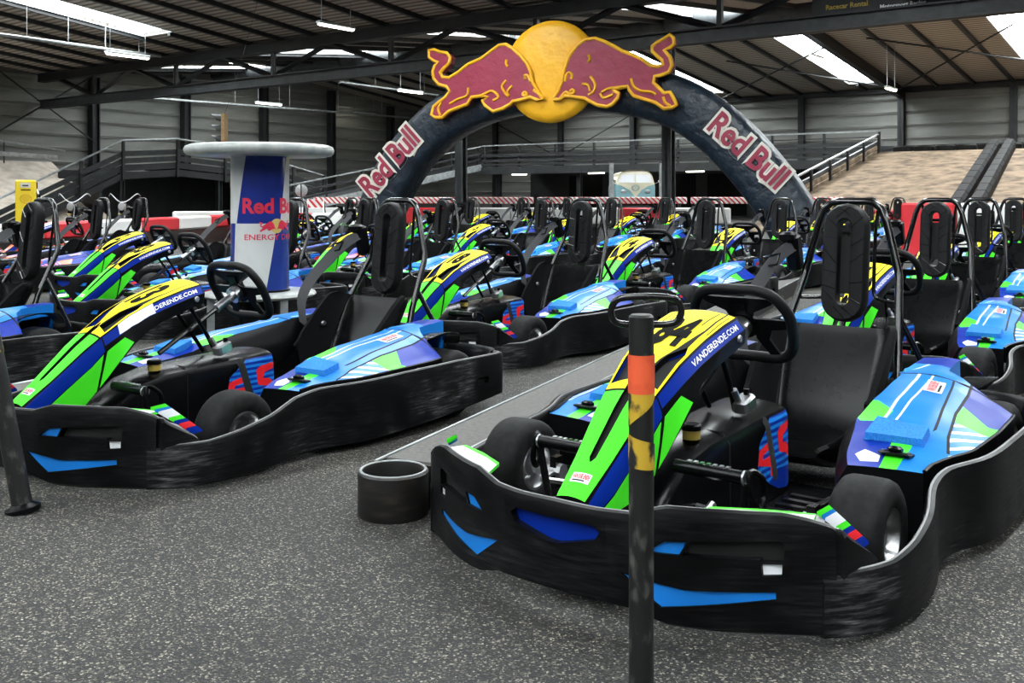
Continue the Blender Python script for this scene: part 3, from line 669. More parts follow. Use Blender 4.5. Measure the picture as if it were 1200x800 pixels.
    strip = [edge(x, 0, -0.005) for x in (0.22, 0.125, 0.06, 0.0, -0.10, -0.165)]+[edge(x, 1, 0.002) for x in (-0.165, -0.10, 0.0, 0.06, 0.125, 0.215)]
    low_blue = [(0.224, 0.434), (0.218, 0.388), (0.26, 0.342), (0.40, 0.232), (0.478, 0.19), (0.49, 0.225), (0.394, 0.300), (0.28, 0.393)]
    low_green = [(0.222, 0.378), (0.262, 0.337), (0.40, 0.228), (0.468, 0.19), (0.275, 0.19), (0.25, 0.235)]
    wing = [(0.210, 0.388), (0.150, 0.432), (0.127, 0.414), (0.275, 0.212), (0.268, 0.19), (0.243, 0.24)]
    edge_w = [edge(x, 0, -0.004) for x in (0.22, 0.06, -0.165)]
    cut_paint(me, (0, 2), [(strip, 'blue'), (low_blue, 'blue'), (low_green, 'green'), (wing, 'green')], ok=sideok)
    nf = P('nose_fairing', me, None, False)
    # lettering on the blue strip
    def strip_pt(tx, ty, h):
        x = 0.085-tx; r = fsec(x); e = Vector((x, r[0], r[1])); s = Vector((x, r[2], r[3])); n = Vector((0.25, 0.75, 0.55)).normalized()
        return s.lerp(e, ty)+n*(0.0016+h)
    tm = text_mesh('VANDERENDE.COM', 0.036, 0.0006, 0, 'LEFT', 2, 0.92)
    wmax = max(v.co.x for v in tm.vertices); k = 0.228/wmax
    P('lettering', map_mesh(tm, lambda a, b, h: strip_pt(a*k, 0.28+b*14.5, 0), 'white'), nf, False, 'white web address on the blue strip')
    # small sponsor sticker on the green
    def top_pt(x, y, h=0.0): return Vector((x, y, ftop(x, y)+0.0015+h))
    def sticker(x, y, sw, sh, ea, eb, f):
        mb = MB()
        loc = lambda a, b, h: f(x+a*ea[0]+b*eb[0], y+a*ea[1]+b*eb[1], h)
        g = [[loc(-sw+2*sw*i/8, -sh+2*sh*j/2, 0) for j in range(3)] for i in range(9)]
        mb.loft(g, 'white', False, False)
        g = [[loc(-sw*0.8+1.3*sw*i/6, -sh*(0.72-0.27*j), 0.0004) for j in range(2)] for i in range(7)]
        mb.loft(g, 'line_black', False, False)
        tm = text_mesh('VAN DER ENDE', 1.0, 0.035, 0, 'CENTER', 1); ww = max(v.co.x for v in tm.vertices); q = sw*0.88/ww
        map_mesh(tm, lambda a, b, h: loc(a*q, b*sh*1.35-sh*0.25, 0.0009), 'text_red')
        return mb.mesh('sticker', 35, False), tm
    s1, t1 = sticker(0.447, 0.0, 0.026, 0.011, (0, 1), (-1, 0), top_pt); k = P('sticker', s1, nf, False, 'white sponsor sticker with red letters'); P('lettering', t1, nf)
    # --- flange sticker
    # --- steering wheel
    ctr = Vector((-0.435, 0, 0.548)); U = Vector((0.485, 0, 0.874)); Y = Vector((0, 1, 0)); Nn = Vector((0.874, 0, -0.485))
    def sw(a, b, h=0.0): return ctr+Y*a+U*b+Nn*h
    mb = MB(); ring = []
    prof = [(0.0, 0.122), (0.07, 0.120), (0.118, 0.100), (0.150, 0.045), (0.152, -0.02), (0.138, -0.085), (0.095, -0.118), (0.0, -0.120)]
    full = prof+[(-a, b) for a, b in reversed(prof[1:-1])]
    ring = smooth_path([sw(a, b) for a, b in full], 4, True)
    mb.tube(ring, 0.0165, 'grip', 10, closed=True)
    swi = P('steering_wheel', mb.mesh('steering_wheel', 60))
    mb = MB()
    mb.prism([(-0.125, 0.095), (0.125, 0.095), (0.105, 0.075), (0.045, 0.045), (0.03, 0.0), (-0.03, 0.0), (-0.045, 0.045), (-0.105, 0.075)], -0.004, 0.004, 'black_plastic', lambda p, q, h: sw(p, q, h))
    for a in (1, -1):
        mb.prism([(0.03*a, 0.022), (0.14*a, 0.022), (0.142*a, -0.008), (0.09*a, -0.015), (0.075*a, -0.05), (0.10*a, -0.105), (0.07*a, -0.112), (0.035*a, -0.05)], -0.004, 0.004, 'black_plastic', lambda p, q, h: sw(p, q, h))
    mb.prism([(0.05*math.cos(t*PI/8), 0.05*math.sin(t*PI/8)) for t in range(16)], -0.006, 0.006, 'black_gloss', lambda p, q, h: sw(p, q, h))
    P('spokes', mb.mesh('spokes'), swi)
    mb = MB(); mb.prism([(-0.022, 0.04), (0.022, 0.04), (0.026, 0.075), (-0.026, 0.075)], 0.004, 0.012, 'black_gloss', lambda p, q, h: sw(p, q, h))
    P('display', mb.mesh('display'), swi)
    mb = MB(); hub = sw(0, 0, 0.01)
    mb.tube([hub, hub+Nn*0.03], 0.034, 'steel', 12); mb.tube([hub+Nn*0.03, hub+Nn*0.12], 0.017, 'steel', 12); mb.tube([hub+Nn*0.12, hub+Nn*0.42], 0.010, 'black_metal', 8)
    mb.tube([hub+Nn*0.055+Vector((0, -0.02, 0)), hub+Nn*0.055+Vector((0, 0.02, 0))], 0.006, 'dull_steel', 6)
    P('steering_column', mb.mesh('steering_column'))
    mb = MB()
    for s in (1, -1):
        mb.tube([(-0.14, s*0.06, 0.53), (-0.235, s*0.05, 0.40), (-0.29, s*0.04, 0.315)], 0.008, 'black_plastic', 8)
        P('fairing_bolt', MB().lathe([(0, s*0.004), (0.009, s*0.003), (0.011, 0.0), (0.011, -s*0.003)], 'dull_steel', 10, org=(-0.135, s*0.129, 0.545), ax='y').mesh('fairing_bolt'), nf)
        P('fairing_support', mb.mesh('fairing_support')); mb = MB()
    # --- central tank
    mb = MB(); rings = []
    for x, hw, zt, rr in ((0.24, 0.085, 0.11, 0.02), (0.20, 0.095, 0.18, 0.03), (0.08, 0.105, 0.262, 0.035), (-0.02, 0.11, 0.285, 0.035), (-0.10, 0.112, 0.288, 0.03), (-0.28, 0.112, 0.298, 0.035), (-0.48, 0.110, 0.306, 0.03), (-0.52, 0.105, 0.300, 0.03), (-0.535, 0.095, 0.285, 0.03)):
        pts = [(x, hw*1.03, 0.05), (x, hw, zt-rr), (x, hw-rr*0.3, zt-rr*0.3), (x, hw-rr, zt), (x, hw*0.3, zt+0.006), (x, -hw*0.3, zt+0.006), (x, -(hw-rr), zt), (x, -(hw-rr*0.3), zt-rr*0.3), (x, -hw, zt-rr), (x, -hw*1.03, 0.05)]
        rings.append(pts)
    me = mb.loft(rings, 'black_gloss', True).mesh('fuel_tank_cover', 40)
    gx = [(-0.285, 0.155), (-0.300, 0.225), (-0.385, 0.285), (-0.522, 0.288), (-0.532, 0.20), (-0.532, 0.075), (-0.50, 0.06), (-0.43, 0.07), (-0.36, 0.10)]
    sok = lambda f: abs(f.normal.y) > 0.35
    red1 = [(-0.288, 0.165), (-0.296, 0.205), (-0.375, 0.222), (-0.385, 0.20), (-0.325, 0.188), (-0.322, 0.175), (-0.392, 0.178), (-0.398, 0.12), (-0.375, 0.115), (-0.375, 0.145)]
    red2 = [(-0.43, 0.235), (-0.45, 0.25), (-0.525, 0.258), (-0.527, 0.235), (-0.475, 0.222), (-0.465, 0.20), (-0.50, 0.195), (-0.528, 0.17), (-0.528, 0.14), (-0.49, 0.165), (-0.44, 0.175)]
    bl = [(-0.36, 0.10), (-0.43, 0.13), (-0.532, 0.12), (-0.532, 0.075), (-0.50, 0.06), (-0.43, 0.07)]
    slot = [(-0.336, 0.280), (-0.348, 0.292), (-0.366, 0.290), (-0.428, 0.112), (-0.414, 0.096), (-0.396, 0.100)]
    cut_paint(me, (0, 2), [(gx, 'stripe_tank'), (bl, 'blue'), (red1, 'red'), (red2, 'red'), (slot, 'dark_void', None)], ok=sok)
    tk = P('fuel_tank_cover', me)
    mb = MB(); mb.tube([(-0.105, 0.114, 0.055), (-0.105, 0.1125, 0.26), (-0.105, 0.09, 0.291), (-0.105, -0.09, 0.291), (-0.105, -0.1125, 0.26), (-0.105, -0.114, 0.055)], 0.0025, 'line_black', 6)
    P('panel_seam', mb.mesh('panel_seam'), tk)
    mb = MB(); mb.lathe([(0.024, 0), (0.024, 0.024), (0.020, 0.025)], 'jar', 16, org=(-0.005, 0.05, 0.288)); mb.lathe([(0.027, 0.024), (0.027, 0.036), (0.022, 0.040), (0, 0.040)], 'black_plastic', 16, org=(-0.005, 0.05, 0.288))
    P('brake_fluid_jar', mb.mesh('brake_fluid_jar'))
    mb = MB(); mb.rbox((-0.30, 0.065, 0.335), (0.07, 0.045, 0.04), 'dull_steel', 0.006, Matrix.Rotation(0.3, 3, 'Y')); mb.tube([(-0.27, 0.06, 0.35), (-0.25, 0.055, 0.38)], 0.011, 'steel', 8); mb.tube([(-0.315, 0.065, 0.35), (-0.315, 0.065, 0.375)], 0.009, 'black_plastic', 8); mb.box((-0.30, 0.09, 0.335), (0.045, 0.004, 0.03), 'steel', Matrix.Rotation(0.3, 3, 'Y'))
    P('brake_cylinder', mb.mesh('brake_cylinder'))
    # --- pedals
    mb = MB(); mb.tube([(0.20, 0.115, 0.27), (0.20, 0.30, 0.27)], 0.0165, 'black_gloss', 12)
    for i in range(7): mb.box((0.195, 0.15+0.017*i, 0.2865), (0.012, 0.009, 0.003), 'pedal_green' if 1 < i < 4 else 'dull_steel')
    mb.tube([(0.20, 0.295, 0.27), (0.20, 0.30, 0.27)], 0.018, 'dull_steel', 12)
    me = mb.mesh('pedal'); pl, pr = both('pedal', me)
    mb = MB(); rg = smooth_path([(0.20, 0.31, 0.285), (0.165, 0.325, 0.265), (0.155, 0.325, 0.225), (0.18, 0.325, 0.195), (0.205, 0.318, 0.225)], 4, True)
    mb.tube(rg, 0.008, 'black_gloss', 8, closed=True); mb.tube([(0.20, 0.30, 0.26), (0.19, 0.28, 0.14), (0.19, 0.25, 0.06)], 0.010, 'black_metal', 8)
    both('pedal_lever', mb.mesh('pedal_lever'), pl, par2=pr)
    mb = MB(); mb.tube([(0.23, 0.15, 0.10), (0.10, 0.165, 0.16)], 0.011, 'steel', 8); mb.tube([(0.23, 0.15, 0.10), (0.29, 0.14, 0.075)], 0.016, 'dull_steel', 8)
    both('pedal_spring', mb.mesh('pedal_spring'), pl, par2=pr)
    # --- seat
    prof = [(-0.60, 0.135), (-0.635, 0.118), (-0.70, 0.088), (-0.80, 0.068), (-0.92, 0.062), (-1.02, 0.085), (-1.085, 0.15), (-1.125, 0.23), (-1.175, 0.33), (-1.225, 0.425), (-1.240, 0.460)]
    hwid = [0.150, 0.165, 0.18, 0.19, 0.195, 0.20, 0.205, 0.21, 0.215, 0.215, 0.20]; wing = [0.02, 0.05, 0.09, 0.12, 0.16, 0.19, 0.19, 0.17, 0.13, 0.09, 0.05]
    PP = smooth_path([(a, 0, b) for a, b in prof], 3); n = len(PP); front = []; back = []
    ts = [-1+i/12 for i in range(25)]
    for i, p in enumerate(PP):
        d = (PP[min(i+1, n-1)]-PP[max(i-1, 0)]).normalized(); nn = Vector((-d.z, 0, d.x))
        if nn.x < 0 and nn.z < 0: nn = -nn
        nn = Vector((d.z, 0, -d.x)); 
        s = i/(n-1)*(len(prof)-1); hw = interp(list(enumerate(hwid)), s); wg = interp(list(enumerate(wing)), s)
        fr = []; bk = []
        for t in ts:
            a = abs(t); sg = 1 if t >= 0 else -1
            if a < 0.5: yy, oo = hw*0.80*a/0.5, wg*0.03*(a/0.5)**2
            else:
                q = (a-0.5)/0.5; yy = hw*(0.80+0.24*math.sin(q*PI/2)); oo = wg*(0.03+0.97*q**1.7)
            fr.append(p+nn*oo*1.0+Vector((0, sg*yy, 0))); bk.append(p+nn*(oo-0.010)+Vector((0, sg*(yy+0.010*min(1, a*1.5)), 0)))
        front.append(fr); back.append(bk)
    # seat normal points to the driver: flip when needed
    ref = front[2][12]-back[2][12]
    if ref.z < 0:
        for i, p in enumerate(PP):
            front[i] = [Vector((2*p.x-v.x, v.y, 2*p.z-v.z)) for v in front[i]]; back[i] = [Vector((2*p.x-v.x, v.y, 2*p.z-v.z)) for v in back[i]]
    rings = [front[i]+list(reversed(back[i])) for i in range(n)]
    me = MB().loft(rings, 'seat_shell', True).mesh('seat', 50)
    si = P('seat', me)
    mb = MB()
    for s in (1, -1):
        k0 = 24 if s > 0 else 0; k1 = 19 if s > 0 else 5
        idx = range(int(n*0.42), n)
        rings = []
        for i in idx:
            q = [front[i][j] for j in (range(k1, k0+1) if s > 0 else range(k0, k1+1))]
            nn = (front[i][12]-back[i][12]).normalized()
            off = Vector((0, -s*0.007, 0))+nn*0.004
            q2 = [v+off for v in q]; q3 = [v+Vector((0, s*0.012, 0)) for v in q]
            rings.append(q2+list(reversed(q3)))
        mb.loft(rings, 'black_fabric', True)
    P('seat_side_pad', mb.mesh('seat_side_pad', 60), si)
    mb = MB(); mb.lathe([(0, 0.006), (0.010, 0.005), (0.013, 0), (0.013, -0.004)], 'dull_steel', 12, org=(-1.085, -0.195, 0.335), ax='y'); P('seat_bolt', mb.mesh('seat_bolt'), si); mb = MB(); mb.lathe([(0, -0.006), (0.010, -0.005), (0.013, 0)], 'dull_steel', 12, org=(-1.06, 0.196, 0.3), ax='y')
    P('seat_bolt', mb.mesh('seat_bolt'), si)
    # --- hoop and headrest
    hl = [(-1.16, 0.235, 0.16), (-1.25, 0.212, 0.41), (-1.375, 0.178, 0.630), (-1.383, 0.172, 0.660), (-1.392, 0.128, 0.835), (-1.396, 0.108, 0.885), (-1.396, 0.080, 0.908), (-1.396, 0.05, 0.913)]
    pts = hl+[(a, -b, c) for a, b, c in reversed(hl)]
    mb = MB(); mb.tube(pts, 0.0145, 'black_metal', 10)
    hp = P('roll_hoop', mb.mesh('roll_hoop', 60))
    mb = MB()
    for s in (1, -1):
        mb.tube(smooth_path([(-1.402, s*0.095, 0.885), (-1.405, s*0.083, 0.80), (-1.385, s*0.083, 0.62), (-1.378, s*0.087, 0.565), (-1.372, s*0.115, 0.548), (-1.350, s*0.186, 0.545)], 4), 0.007, 'black_metal', 8)
        mb.tube([(-1.30, s*0.20, 0.50), (-1.36, s*0.28, 0.30), (-1.40, s*0.3, 0.18)], 0.011, 'black_metal', 8)
    P('hoop_brace', mb.mesh('hoop_brace', 60), hp)
    hc, hu = Vector((-1.318, 0, 0.686)), Vector((-0.104, 0, 0.9946)); hn = Vector((0.9946, 0, 0.104))
    def stad(hw, hh, n=8):
        out = []
        for q, (cx, cz, a0) in enumerate(((0, hh-hw, 0), (0, -(hh-hw), PI))):
            for i in range(n+1): a = a0+PI*i/n; out.append((hw*math.cos(a), cz+hw*math.sin(a)))
        return out
    def hpt(p, h): return hc+Vector((0, 1, 0))*p[0]+hu*p[1]+hn*h
    prof = [(0.078, 0.215, -0.030), (0.084, 0.221, -0.018), (0.084, 0.221, 0.0), (0.080, 0.217, 0.020), (0.073, 0.210, 0.027), (0.030, 0.165, 0.027), (0.024, 0.159, 0.022), (0.022, 0.157, -0.022)]
    rings = [[hpt(p, h) for p in stad(a, b)] for a, b, h in prof]
    rings.append([hpt(p, -0.030) for p in stad(0.03, 0.165)])
    mb = MB(); mb.loft(rings+[rings[0]], 'headrest_foam')
    hi = P('headrest', mb.mesh('headrest', 40))
    mb = MB(); mb.prism([(-0.022, -0.115), (0.022, -0.115), (0.022, 0.098), (-0.022, 0.098)], -0.022, -0.010, 'dark_void', lambda a, b, h: hpt((a, b), h))
    mb.prism([(-0.026, -0.16), (0.026, -0.16), (0.026, -0.15), (-0.026, -0.15)], -0.028, -0.018, 'dull_steel', lambda a, b, h: hpt((a, b), h))
    P('mounting_plate', mb.mesh('mounting_plate'), hi)
    segs = [((-0.026, 0.13), (-0.068, 0.175)), ((0.026, 0.13), (0.070, 0.17)), ((-0.03, 0.165), (0.02, 0.208)), ((0.03, 0.165), (-0.02, 0.208)), ((-0.026, 0.085), (-0.074, 0.095)), ((0.026, 0.06), (0.074, 0.09)), ((-0.026, -0.005), (-0.074, 0.05)), ((0.026, 0.0), (0.074, 0.035)), ((-0.026, -0.04), (-0.074, -0.03)), ((0.026, -0.075), (0.074, -0.07)), ((-0.026, -0.10), (-0.074, -0.085)), ((-0.03, -0.14), (-0.066, -0.11)), ((0.03, -0.13), (0.068, -0.15)), ((-0.03, -0.165), (0.01, -0.205)), ((0.0, -0.165), (0.04, -0.195))]
    for a, b in segs: P('pad_ridge', MB().tube([hpt(a, 0.0272), hpt(b, 0.0272)], 0.0016, 'black_metal', 5).mesh('pad_ridge'), hi, True)
    mb = MB(); mb.tube([(-1.292, 0, 0.478), (-1.275, 0, 0.43), (-1.26, 0, 0.38)], 0.012, 'black_metal', 8)
    for z in (0.80, 0.60): mb.tube([hpt((-0.075, z-0.686), -0.04), hpt((0.075, z-0.686), -0.04)], 0.008, 'black_metal', 6)
    P('headrest_post', mb.mesh('headrest_post'), hi)
    # --- belt on the right shoulder, buckle by the left hip
    mb = MB(); mb.ribbon(smooth_path([(-1.325, -0.205, 0.745), (-1.25, -0.245, 0.69), (-1.10, -0.275, 0.56), (-1.02, -0.275, 0.45), (-1.02, -0.262, 0.33)], 4), 0.050, (0.5, -0.5, 0.58), 0.003, 'belt_grey')
    bi = P('seat_belt', mb.mesh('seat_belt', 60))
    mb = MB(); mb.rbox((-1.36, -0.215, 0.715), (0.06, 0.055, 0.15), 'black_plastic', 0.012, Matrix.Rotation(0.25, 3, 'Y')); mb.rbox((-1.33, -0.225, 0.775), (0.07, 0.06, 0.04), 'black_plastic', 0.01)
    P('belt_reel', mb.mesh('belt_reel'), bi)
    mb = MB(); mb.tube([Vector((-1.235, -0.22, 0.715)), Vector((-1.235, -0.285, 0.70)), Vector((-1.215, -0.275, 0.665)), Vector((-1.215, -0.225, 0.675))], 0.005, 'black_metal', 6, closed=True)
    P('belt_guide', mb.mesh('belt_guide'), bi)
    mb = MB(); mb.rbox((-1.00, 0.262, 0.235), (0.05, 0.03, 0.09), 'black_plastic', 0.006); mb.box((-1.00, 0.262, 0.283), (0.034, 0.022, 0.012), 'red')
    P('belt_buckle', mb.mesh('belt_buckle'), bi, False, 'black belt buckle with red button')
    # --- side pods
    XR = [-0.235, -0.34, -0.44, -0.52, -0.70, -0.90, -1.0, -1.22]
    ZR = [[.175, .224, .230, .233, .234, .232], [.19, .246, .250, .250, .246, .240], [.20, .264, .270, .268, .260, .246], [.21, .290, .303, .297, .275, .250],
          [.22, .322, .334, .322, .287, .256], [.23, .345, .352, .335, .297, .260], [.24, .362, .370, .355, .312, .272], [.24, .375, .382, .372, .335, .285]]
    VC = [0, .09, .35, .6, .82, 1.0]
    def outer(x): return interp([(-1.22, 0.425), (-1.05, 0.432), (-0.985, 0.50), (-0.95, 0.645), (-0.70, 0.652), (-0.46, 0.638), (-0.30, 0.582), (-0.235, 0.578)], x)
    def inner(x): return interp([(-1.22, 0.27), (-0.9, 0.262), (-0.5, 0.272), (-0.3, 0.33), (-0.235, 0.36)], x)
    rows = list(zip(XR, ZR))
    def podz(x, y):
        xc = max(min(x, XR[0]), XR[-1]); v = (y-inner(x))/(0.64-inner(x)); v = max(0, min(1, v))
        for (xa, za), (xb, zb) in zip(rows, rows[1:]):
            if xc <= xa and xc >= xb:
                t = (xa-xc)/(xa-xb); t = t*t*(3-2*t)*0.5+t*0.5
                ca = interp(list(zip(VC, za)), v); cb = interp(list(zip(VC, zb)), v); return ca+(cb-ca)*t
        return rows[-1][1][0]
    mb = MB(); NX, NY = 40, 16; grid = []
    for i in range(NX+1):
        x = XR[0]+(XR[-1]-XR[0])*i/NX; a, b = inner(x), outer(x)
        g = [(x, a-0.002, 0.09)]+[(x, a+(b-a)*j/NY, podz(x, a+(b-a)*j/NY)) for j in range(NY+1)]+[(x, b+0.001, max(0.16, podz(x, b)-0.06))]
        grid.append(g)
    mb.loft(grid, 'light_blue', False, False)
    mb.add([grid[0][0]]+grid[0][1:-1]+[grid[0][-1], (XR[0], outer(XR[0]), 0.08), (XR[0], inner(XR[0]), 0.08)], [tuple(range(NY+5))], 'black_plastic')
    mb.add(grid[-1]+[(XR[-1], outer(XR[-1]), 0.1)], [tuple(range(NY+4))], 'light_blue')
    me = mb.mesh('side_pod', 32)
    z = lambda *p: list(p)
    ob = [(-0.40, 0.60), (-0.50, 0.575), (-0.70, 0.545), (-0.90, 0.53), (-1.0, 0.52)]        # line between the top and the outer band
    regs = [
        (z((-0.235, 0.25), (-0.235, 0.512), (-0.40, 0.505), (-0.52, 0.36), (-0.66, 0.25)), 'blue'),
        (z((-0.235, 0.468), (-0.235, 0.512), (-0.405, 0.505), (-0.405, 0.45)), 'green'),
        (z((-0.265, 0.41), (-0.27, 0.455), (-0.305, 0.45), (-0.335, 0.40), (-0.30, 0.385)), 'white'),
        (z((-0.50, 0.33), (-0.50, 0.40), (-0.58, 0.40), (-0.66, 0.33), (-0.66, 0.28), (-0.56, 0.29)), 'green'),
        (z(ob[0], ob[1], ob[2], (-0.72, 0.70), (-0.36, 0.70), (-0.30, 0.60)), 'stripe_white'),
        (z((-0.63, 0.556), (-0.70, 0.545), (-0.79, 0.54), (-0.73, 0.62), (-0.78, 0.70), (-0.67, 0.70), (-0.64, 0.62)), 'green'),
        (z((-0.79, 0.538), ob[3], ob[4], (-1.0, 0.70), (-0.78, 0.70), (-0.73, 0.62)), 'blue'),
        (z((-0.96, 0.25), (-0.96, 0.60), (-0.968, 0.60), (-0.968, 0.25)), 'line_black'),
        (z((-0.968, 0.25), (-0.968, 0.31), (-1.12, 0.40), (-1.12, 0.25)), 'stripe_fine'),
        (z((-1.13, 0.25), (-1.08, 0.44), (-1.23, 0.44), (-1.23, 0.25)), 'blue'),
        (z((-0.50, 0.425), (-0.50, 0.431), (-0.96, 0.412), (-0.96, 0.406)), 'white'),
        (z((-0.50, 0.392), (-0.50, 0.400), (-0.96, 0.372), (-0.96, 0.362)), 'white'),
    ]
    for a, b in zip(ob, ob[1:]):
        regs.append((z(a, b, (b[0], b[1]-0.008), (a[0], a[1]-0.008)), 'line_black'))
    regs.append((z((-0.50, 0.53), (-0.52, 0.535), (-0.96, 0.475), (-0.96, 0.468)), 'line_black'))
    cut_paint(me, (0, 1), regs, ok=lambda f: f.normal.z > 0.3)
    me.materials.append(MATS['black_plastic']); bi_ = len(me.materials)-1
    for p in me.polygons:
        if p.normal.z < 0.3 and p.center.z < 0.27 and p.center.x > -1.2: p.material_index = bi_
        if p.normal.y < -0.55: p.material_index = bi_
    pl, pr = both('side_pod', me)
    mb = MB()
    lipt = [(x, outer(x)+0.002, podz(x, outer(x))+0.002) for x in [-0.24-0.05*i for i in range(15)]]
    mb.tube(lipt, 0.006, 'black_plastic', 6); both('pod_edge', mb.mesh('pod_edge'), pl, par2=pr)
    mb = MB(); fp = [(-0.395, 0.375), (-0.400, 0.535), (-0.482, 0.53), (-0.488, 0.38)]
    n4 = [Vector((a, b, podz(a, b)-0.006)) for a, b in fp]; t4 = [Vector((a*0.97-0.0135, (b-0.45)*0.94+0.45, podz(a, b)+0.022)) for a, b in fp]
    mb.hexa(n4+t4, 'foam'); both('foam_pad', mb.mesh('foam_pad'), pl, par2=pr)
    mb = MB(); zz = podz(-0.318, 0.487)
    mb.rbox((-0.318, 0.487, zz+0.006), (0.045, 0.085, 0.008), 'black_plastic', 0.003, Matrix.Rotation(-0.15, 3, 'Y')); mb.rbox((-0.318, 0.485, zz+0.016), (0.034, 0.036, 0.018), 'black_gloss', 0.006, Matrix.Rotation(-0.15, 3, 'Y'))
    for s in (-1, 1): mb.lathe([(0, 0.006), (0.006, 0.005), (0.007, 0)], 'steel', 8, org=(-0.318, 0.487+s*0.032, zz+0.008))
    both('pod_buckle', mb.mesh('pod_buckle'), pl, par2=pr, label='black latch on the pod')
    s1, t1 = sticker(-0.86, 0.440, 0.060, 0.026, (-0.99, -0.14), (0.14, -0.99), lambda a, b, h: Vector((a, b, podz(a, b)+0.002+h)))
    k = P('sticker', s1, pl, False, 'white sponsor sticker with red letters')
    parts.append(('lettering', t1, pl, False, None))
    # rear hub guard over the wheel, dark
    mb = MB(); pts = [(-0.97, 0.46, 0.30), (-1.0, 0.50, 0.33), (-1.08, 0.52, 0.345), (-1.18, 0.50, 0.33), (-1.24, 0.45, 0.28)]
    mb.ribbon(smooth_path(pts, 4), 0.10, (0, 1, 0.1), 0.006, 'black_gloss'); both('mud_guard', mb.mesh('mud_guard', 60))
    # engine behind the seat, on the right
    mb = MB(); mb.rbox((-1.20, -0.30, 0.20), (0.20, 0.16, 0.18), 'black_plastic', 0.015); mb.rbox((-1.20, -0.30, 0.315), (0.15, 0.13, 0.05), 'dull_steel', 0.01)
    for i in range(5): mb.box((-1.20, -0.215, 0.14+0.03*i), (0.17, 0.012, 0.008), 'dull_steel')
    P('engine', mb.mesh('engine'))
    return parts, ftop, nf, fsec
PARTS, FTOP, NOSE, FSEC = build_parts()
def plate_number(txt):
    tm = text_mesh(txt, 0.135, 0.007, 0, 'CENTER', 2)
    subdivide_long(tm)
    return map_mesh(tm, lambda a, b, h: Vector((0.060-b*1.5, a*0.70, FTOP(0.060-b*1.5, a*0.70)+0.0018)), 'text_black')
NUMS = {}
def make_kart(x, y, yaw, label, num=None, near=False, group='parked go-karts', swap=None):
    k = empty('go_kart', (x, y, 0), yaw); tag(k, label, 'go-kart', group)
    objs = []
    for name, me, par, nr, lab in PARTS:
        if nr and not near: objs.append(None); continue
        o = link(name, me, objs[par] if par is not None else k); objs.append(o)
        if lab: o['label'] = lab
        if swap:
            for i, s in enumerate(o.material_slots):
                nm = s.material.name if s.material else None
                if nm in swap: s.link = 'OBJECT'; s.material = MATS[swap[nm]]
    if num:
        if num not in NUMS: NUMS[num] = plate_number(num)
        o = link('race_number', NUMS[num], objs[NOSE]); o['label'] = 'black number on the yellow plate'
    return k, objs
# ------------------------------------------------------------------ parked karts
YAW0 = -PI/2-0.650
def kart(x, y, label, num=None, dyaw=0.0, near=False, swap=None, group='parked go-karts'):
    return make_kart(x, y, YAW0-dyaw, label, num, near, group, swap)
k84, _ = kart(0.434, 2.706, 'green and yellow go-kart number 84 standing behind the black post with the loop handle', '84', 0.008, True)
kB, oB = kart(-1.369, 3.760, 'green-nosed go-kart with a white patch on its blue nose stripe', '13', -0.02, True)
mb = MB(); g = []
for i in range(7):
    x = 0.165-0.022*i; r = FSEC(x); e = Vector((x, r[0], r[1])); s = Vector((x, r[2], r[3])); n_ = Vector((0.2, 0.75, 0.55)).normalized()*0.0022
    lo = 0.05+0.5*abs(i-3)/3*random.random()*0.4; g.append([s.lerp(e, lo)+n_, s.lerp(e, 0.95)+n_])
mb.loft(g, 'white', False, False); link('white_patch', mb.mesh('white_patch', 35, False), oB[NOSE])['label'] = 'white patch on the blue strip'  # white patch laid over the blue strip, lower edge uneven
kart(-0.324, 5.958, 'green and yellow go-kart number 18 right behind the go-kart with the white-patched nose stripe', '18', 0.0, True)
kart(0.93, 7.95, 'green and yellow go-kart number 14, directly behind number 18', '14', 0.0, True)
kart(2.20, 10.25, 'go-kart number 10 with a green nose, directly behind number 14', '10')
kart(3.62, 13.35, 'go-kart number 5 in the lane of number 14, two places behind it', '5')
for i, (x, y) in enumerate(((4.80, 15.7), (5.95, 18.0), (7.35, 20.25))):
    kart(x, y, 'go-kart %s behind number 5 in its lane' % ('first', 'second', 'third')[i] if False else ('go-kart parked next behind number 5', 'go-kart second behind number 5 in the same lane', 'go-kart third behind number 5 in the same lane')[i], None)
kart(1.65, 4.75, 'go-kart parked next behind number 84, its blue pod beside a black post', None, 0.0, True) if False else kart(1.65, 4.78, 'green-nosed go-kart number 31 parked next behind number 84', '31', 0.0, True)
kart(2.92, 6.98, 'go-kart number 22, between number 31 and the sanded ramp', '22', 0.0, True)
kart(4.40, 9.40, 'go-kart near the sanded ramp side, two places behind number 31', '27')
kart(5.85, 11.8, 'last go-kart in the lane of number 84, farthest from it', '9')
kart(-3.45, 4.50, 'go-kart parked just in front of number 33, its pod beside the white-patched go-kart', None, 0.0, True)
kart(-2.60, 7.08, 'green and yellow go-kart number 33 beside the round bar table', '33', 0.0, True)
kart(-1.53, 9.45, 'green-nosed go-kart directly behind number 33', '11')
kart(-0.43, 11.8, 'green-nosed go-kart second behind number 33 in its lane', '15')
kart(0.70, 14.2, 'green-nosed go-kart third behind number 33 in its lane', '20')
kart(1.85, 16.5, 'go-kart number 7 with a green nose, parked before the van', '7')
kart(3.0, 18.9, 'far green-nosed go-kart following number 7 towards the arch', '21')
kart(-3.55, 9.15, 'green-nosed go-kart between number 33 and the red and white barrier', '12')
ORG = {'green': 'orange', 'yellow': 'white', 'light_blue': 'blue', 'stripe_white': 'stripe_purple', 'foam': 'orange'}
kart(-5.36, 9.93, 'orange and blue go-kart beside the barrier, in front of the petrol pump', None, 0.05, swap=ORG)
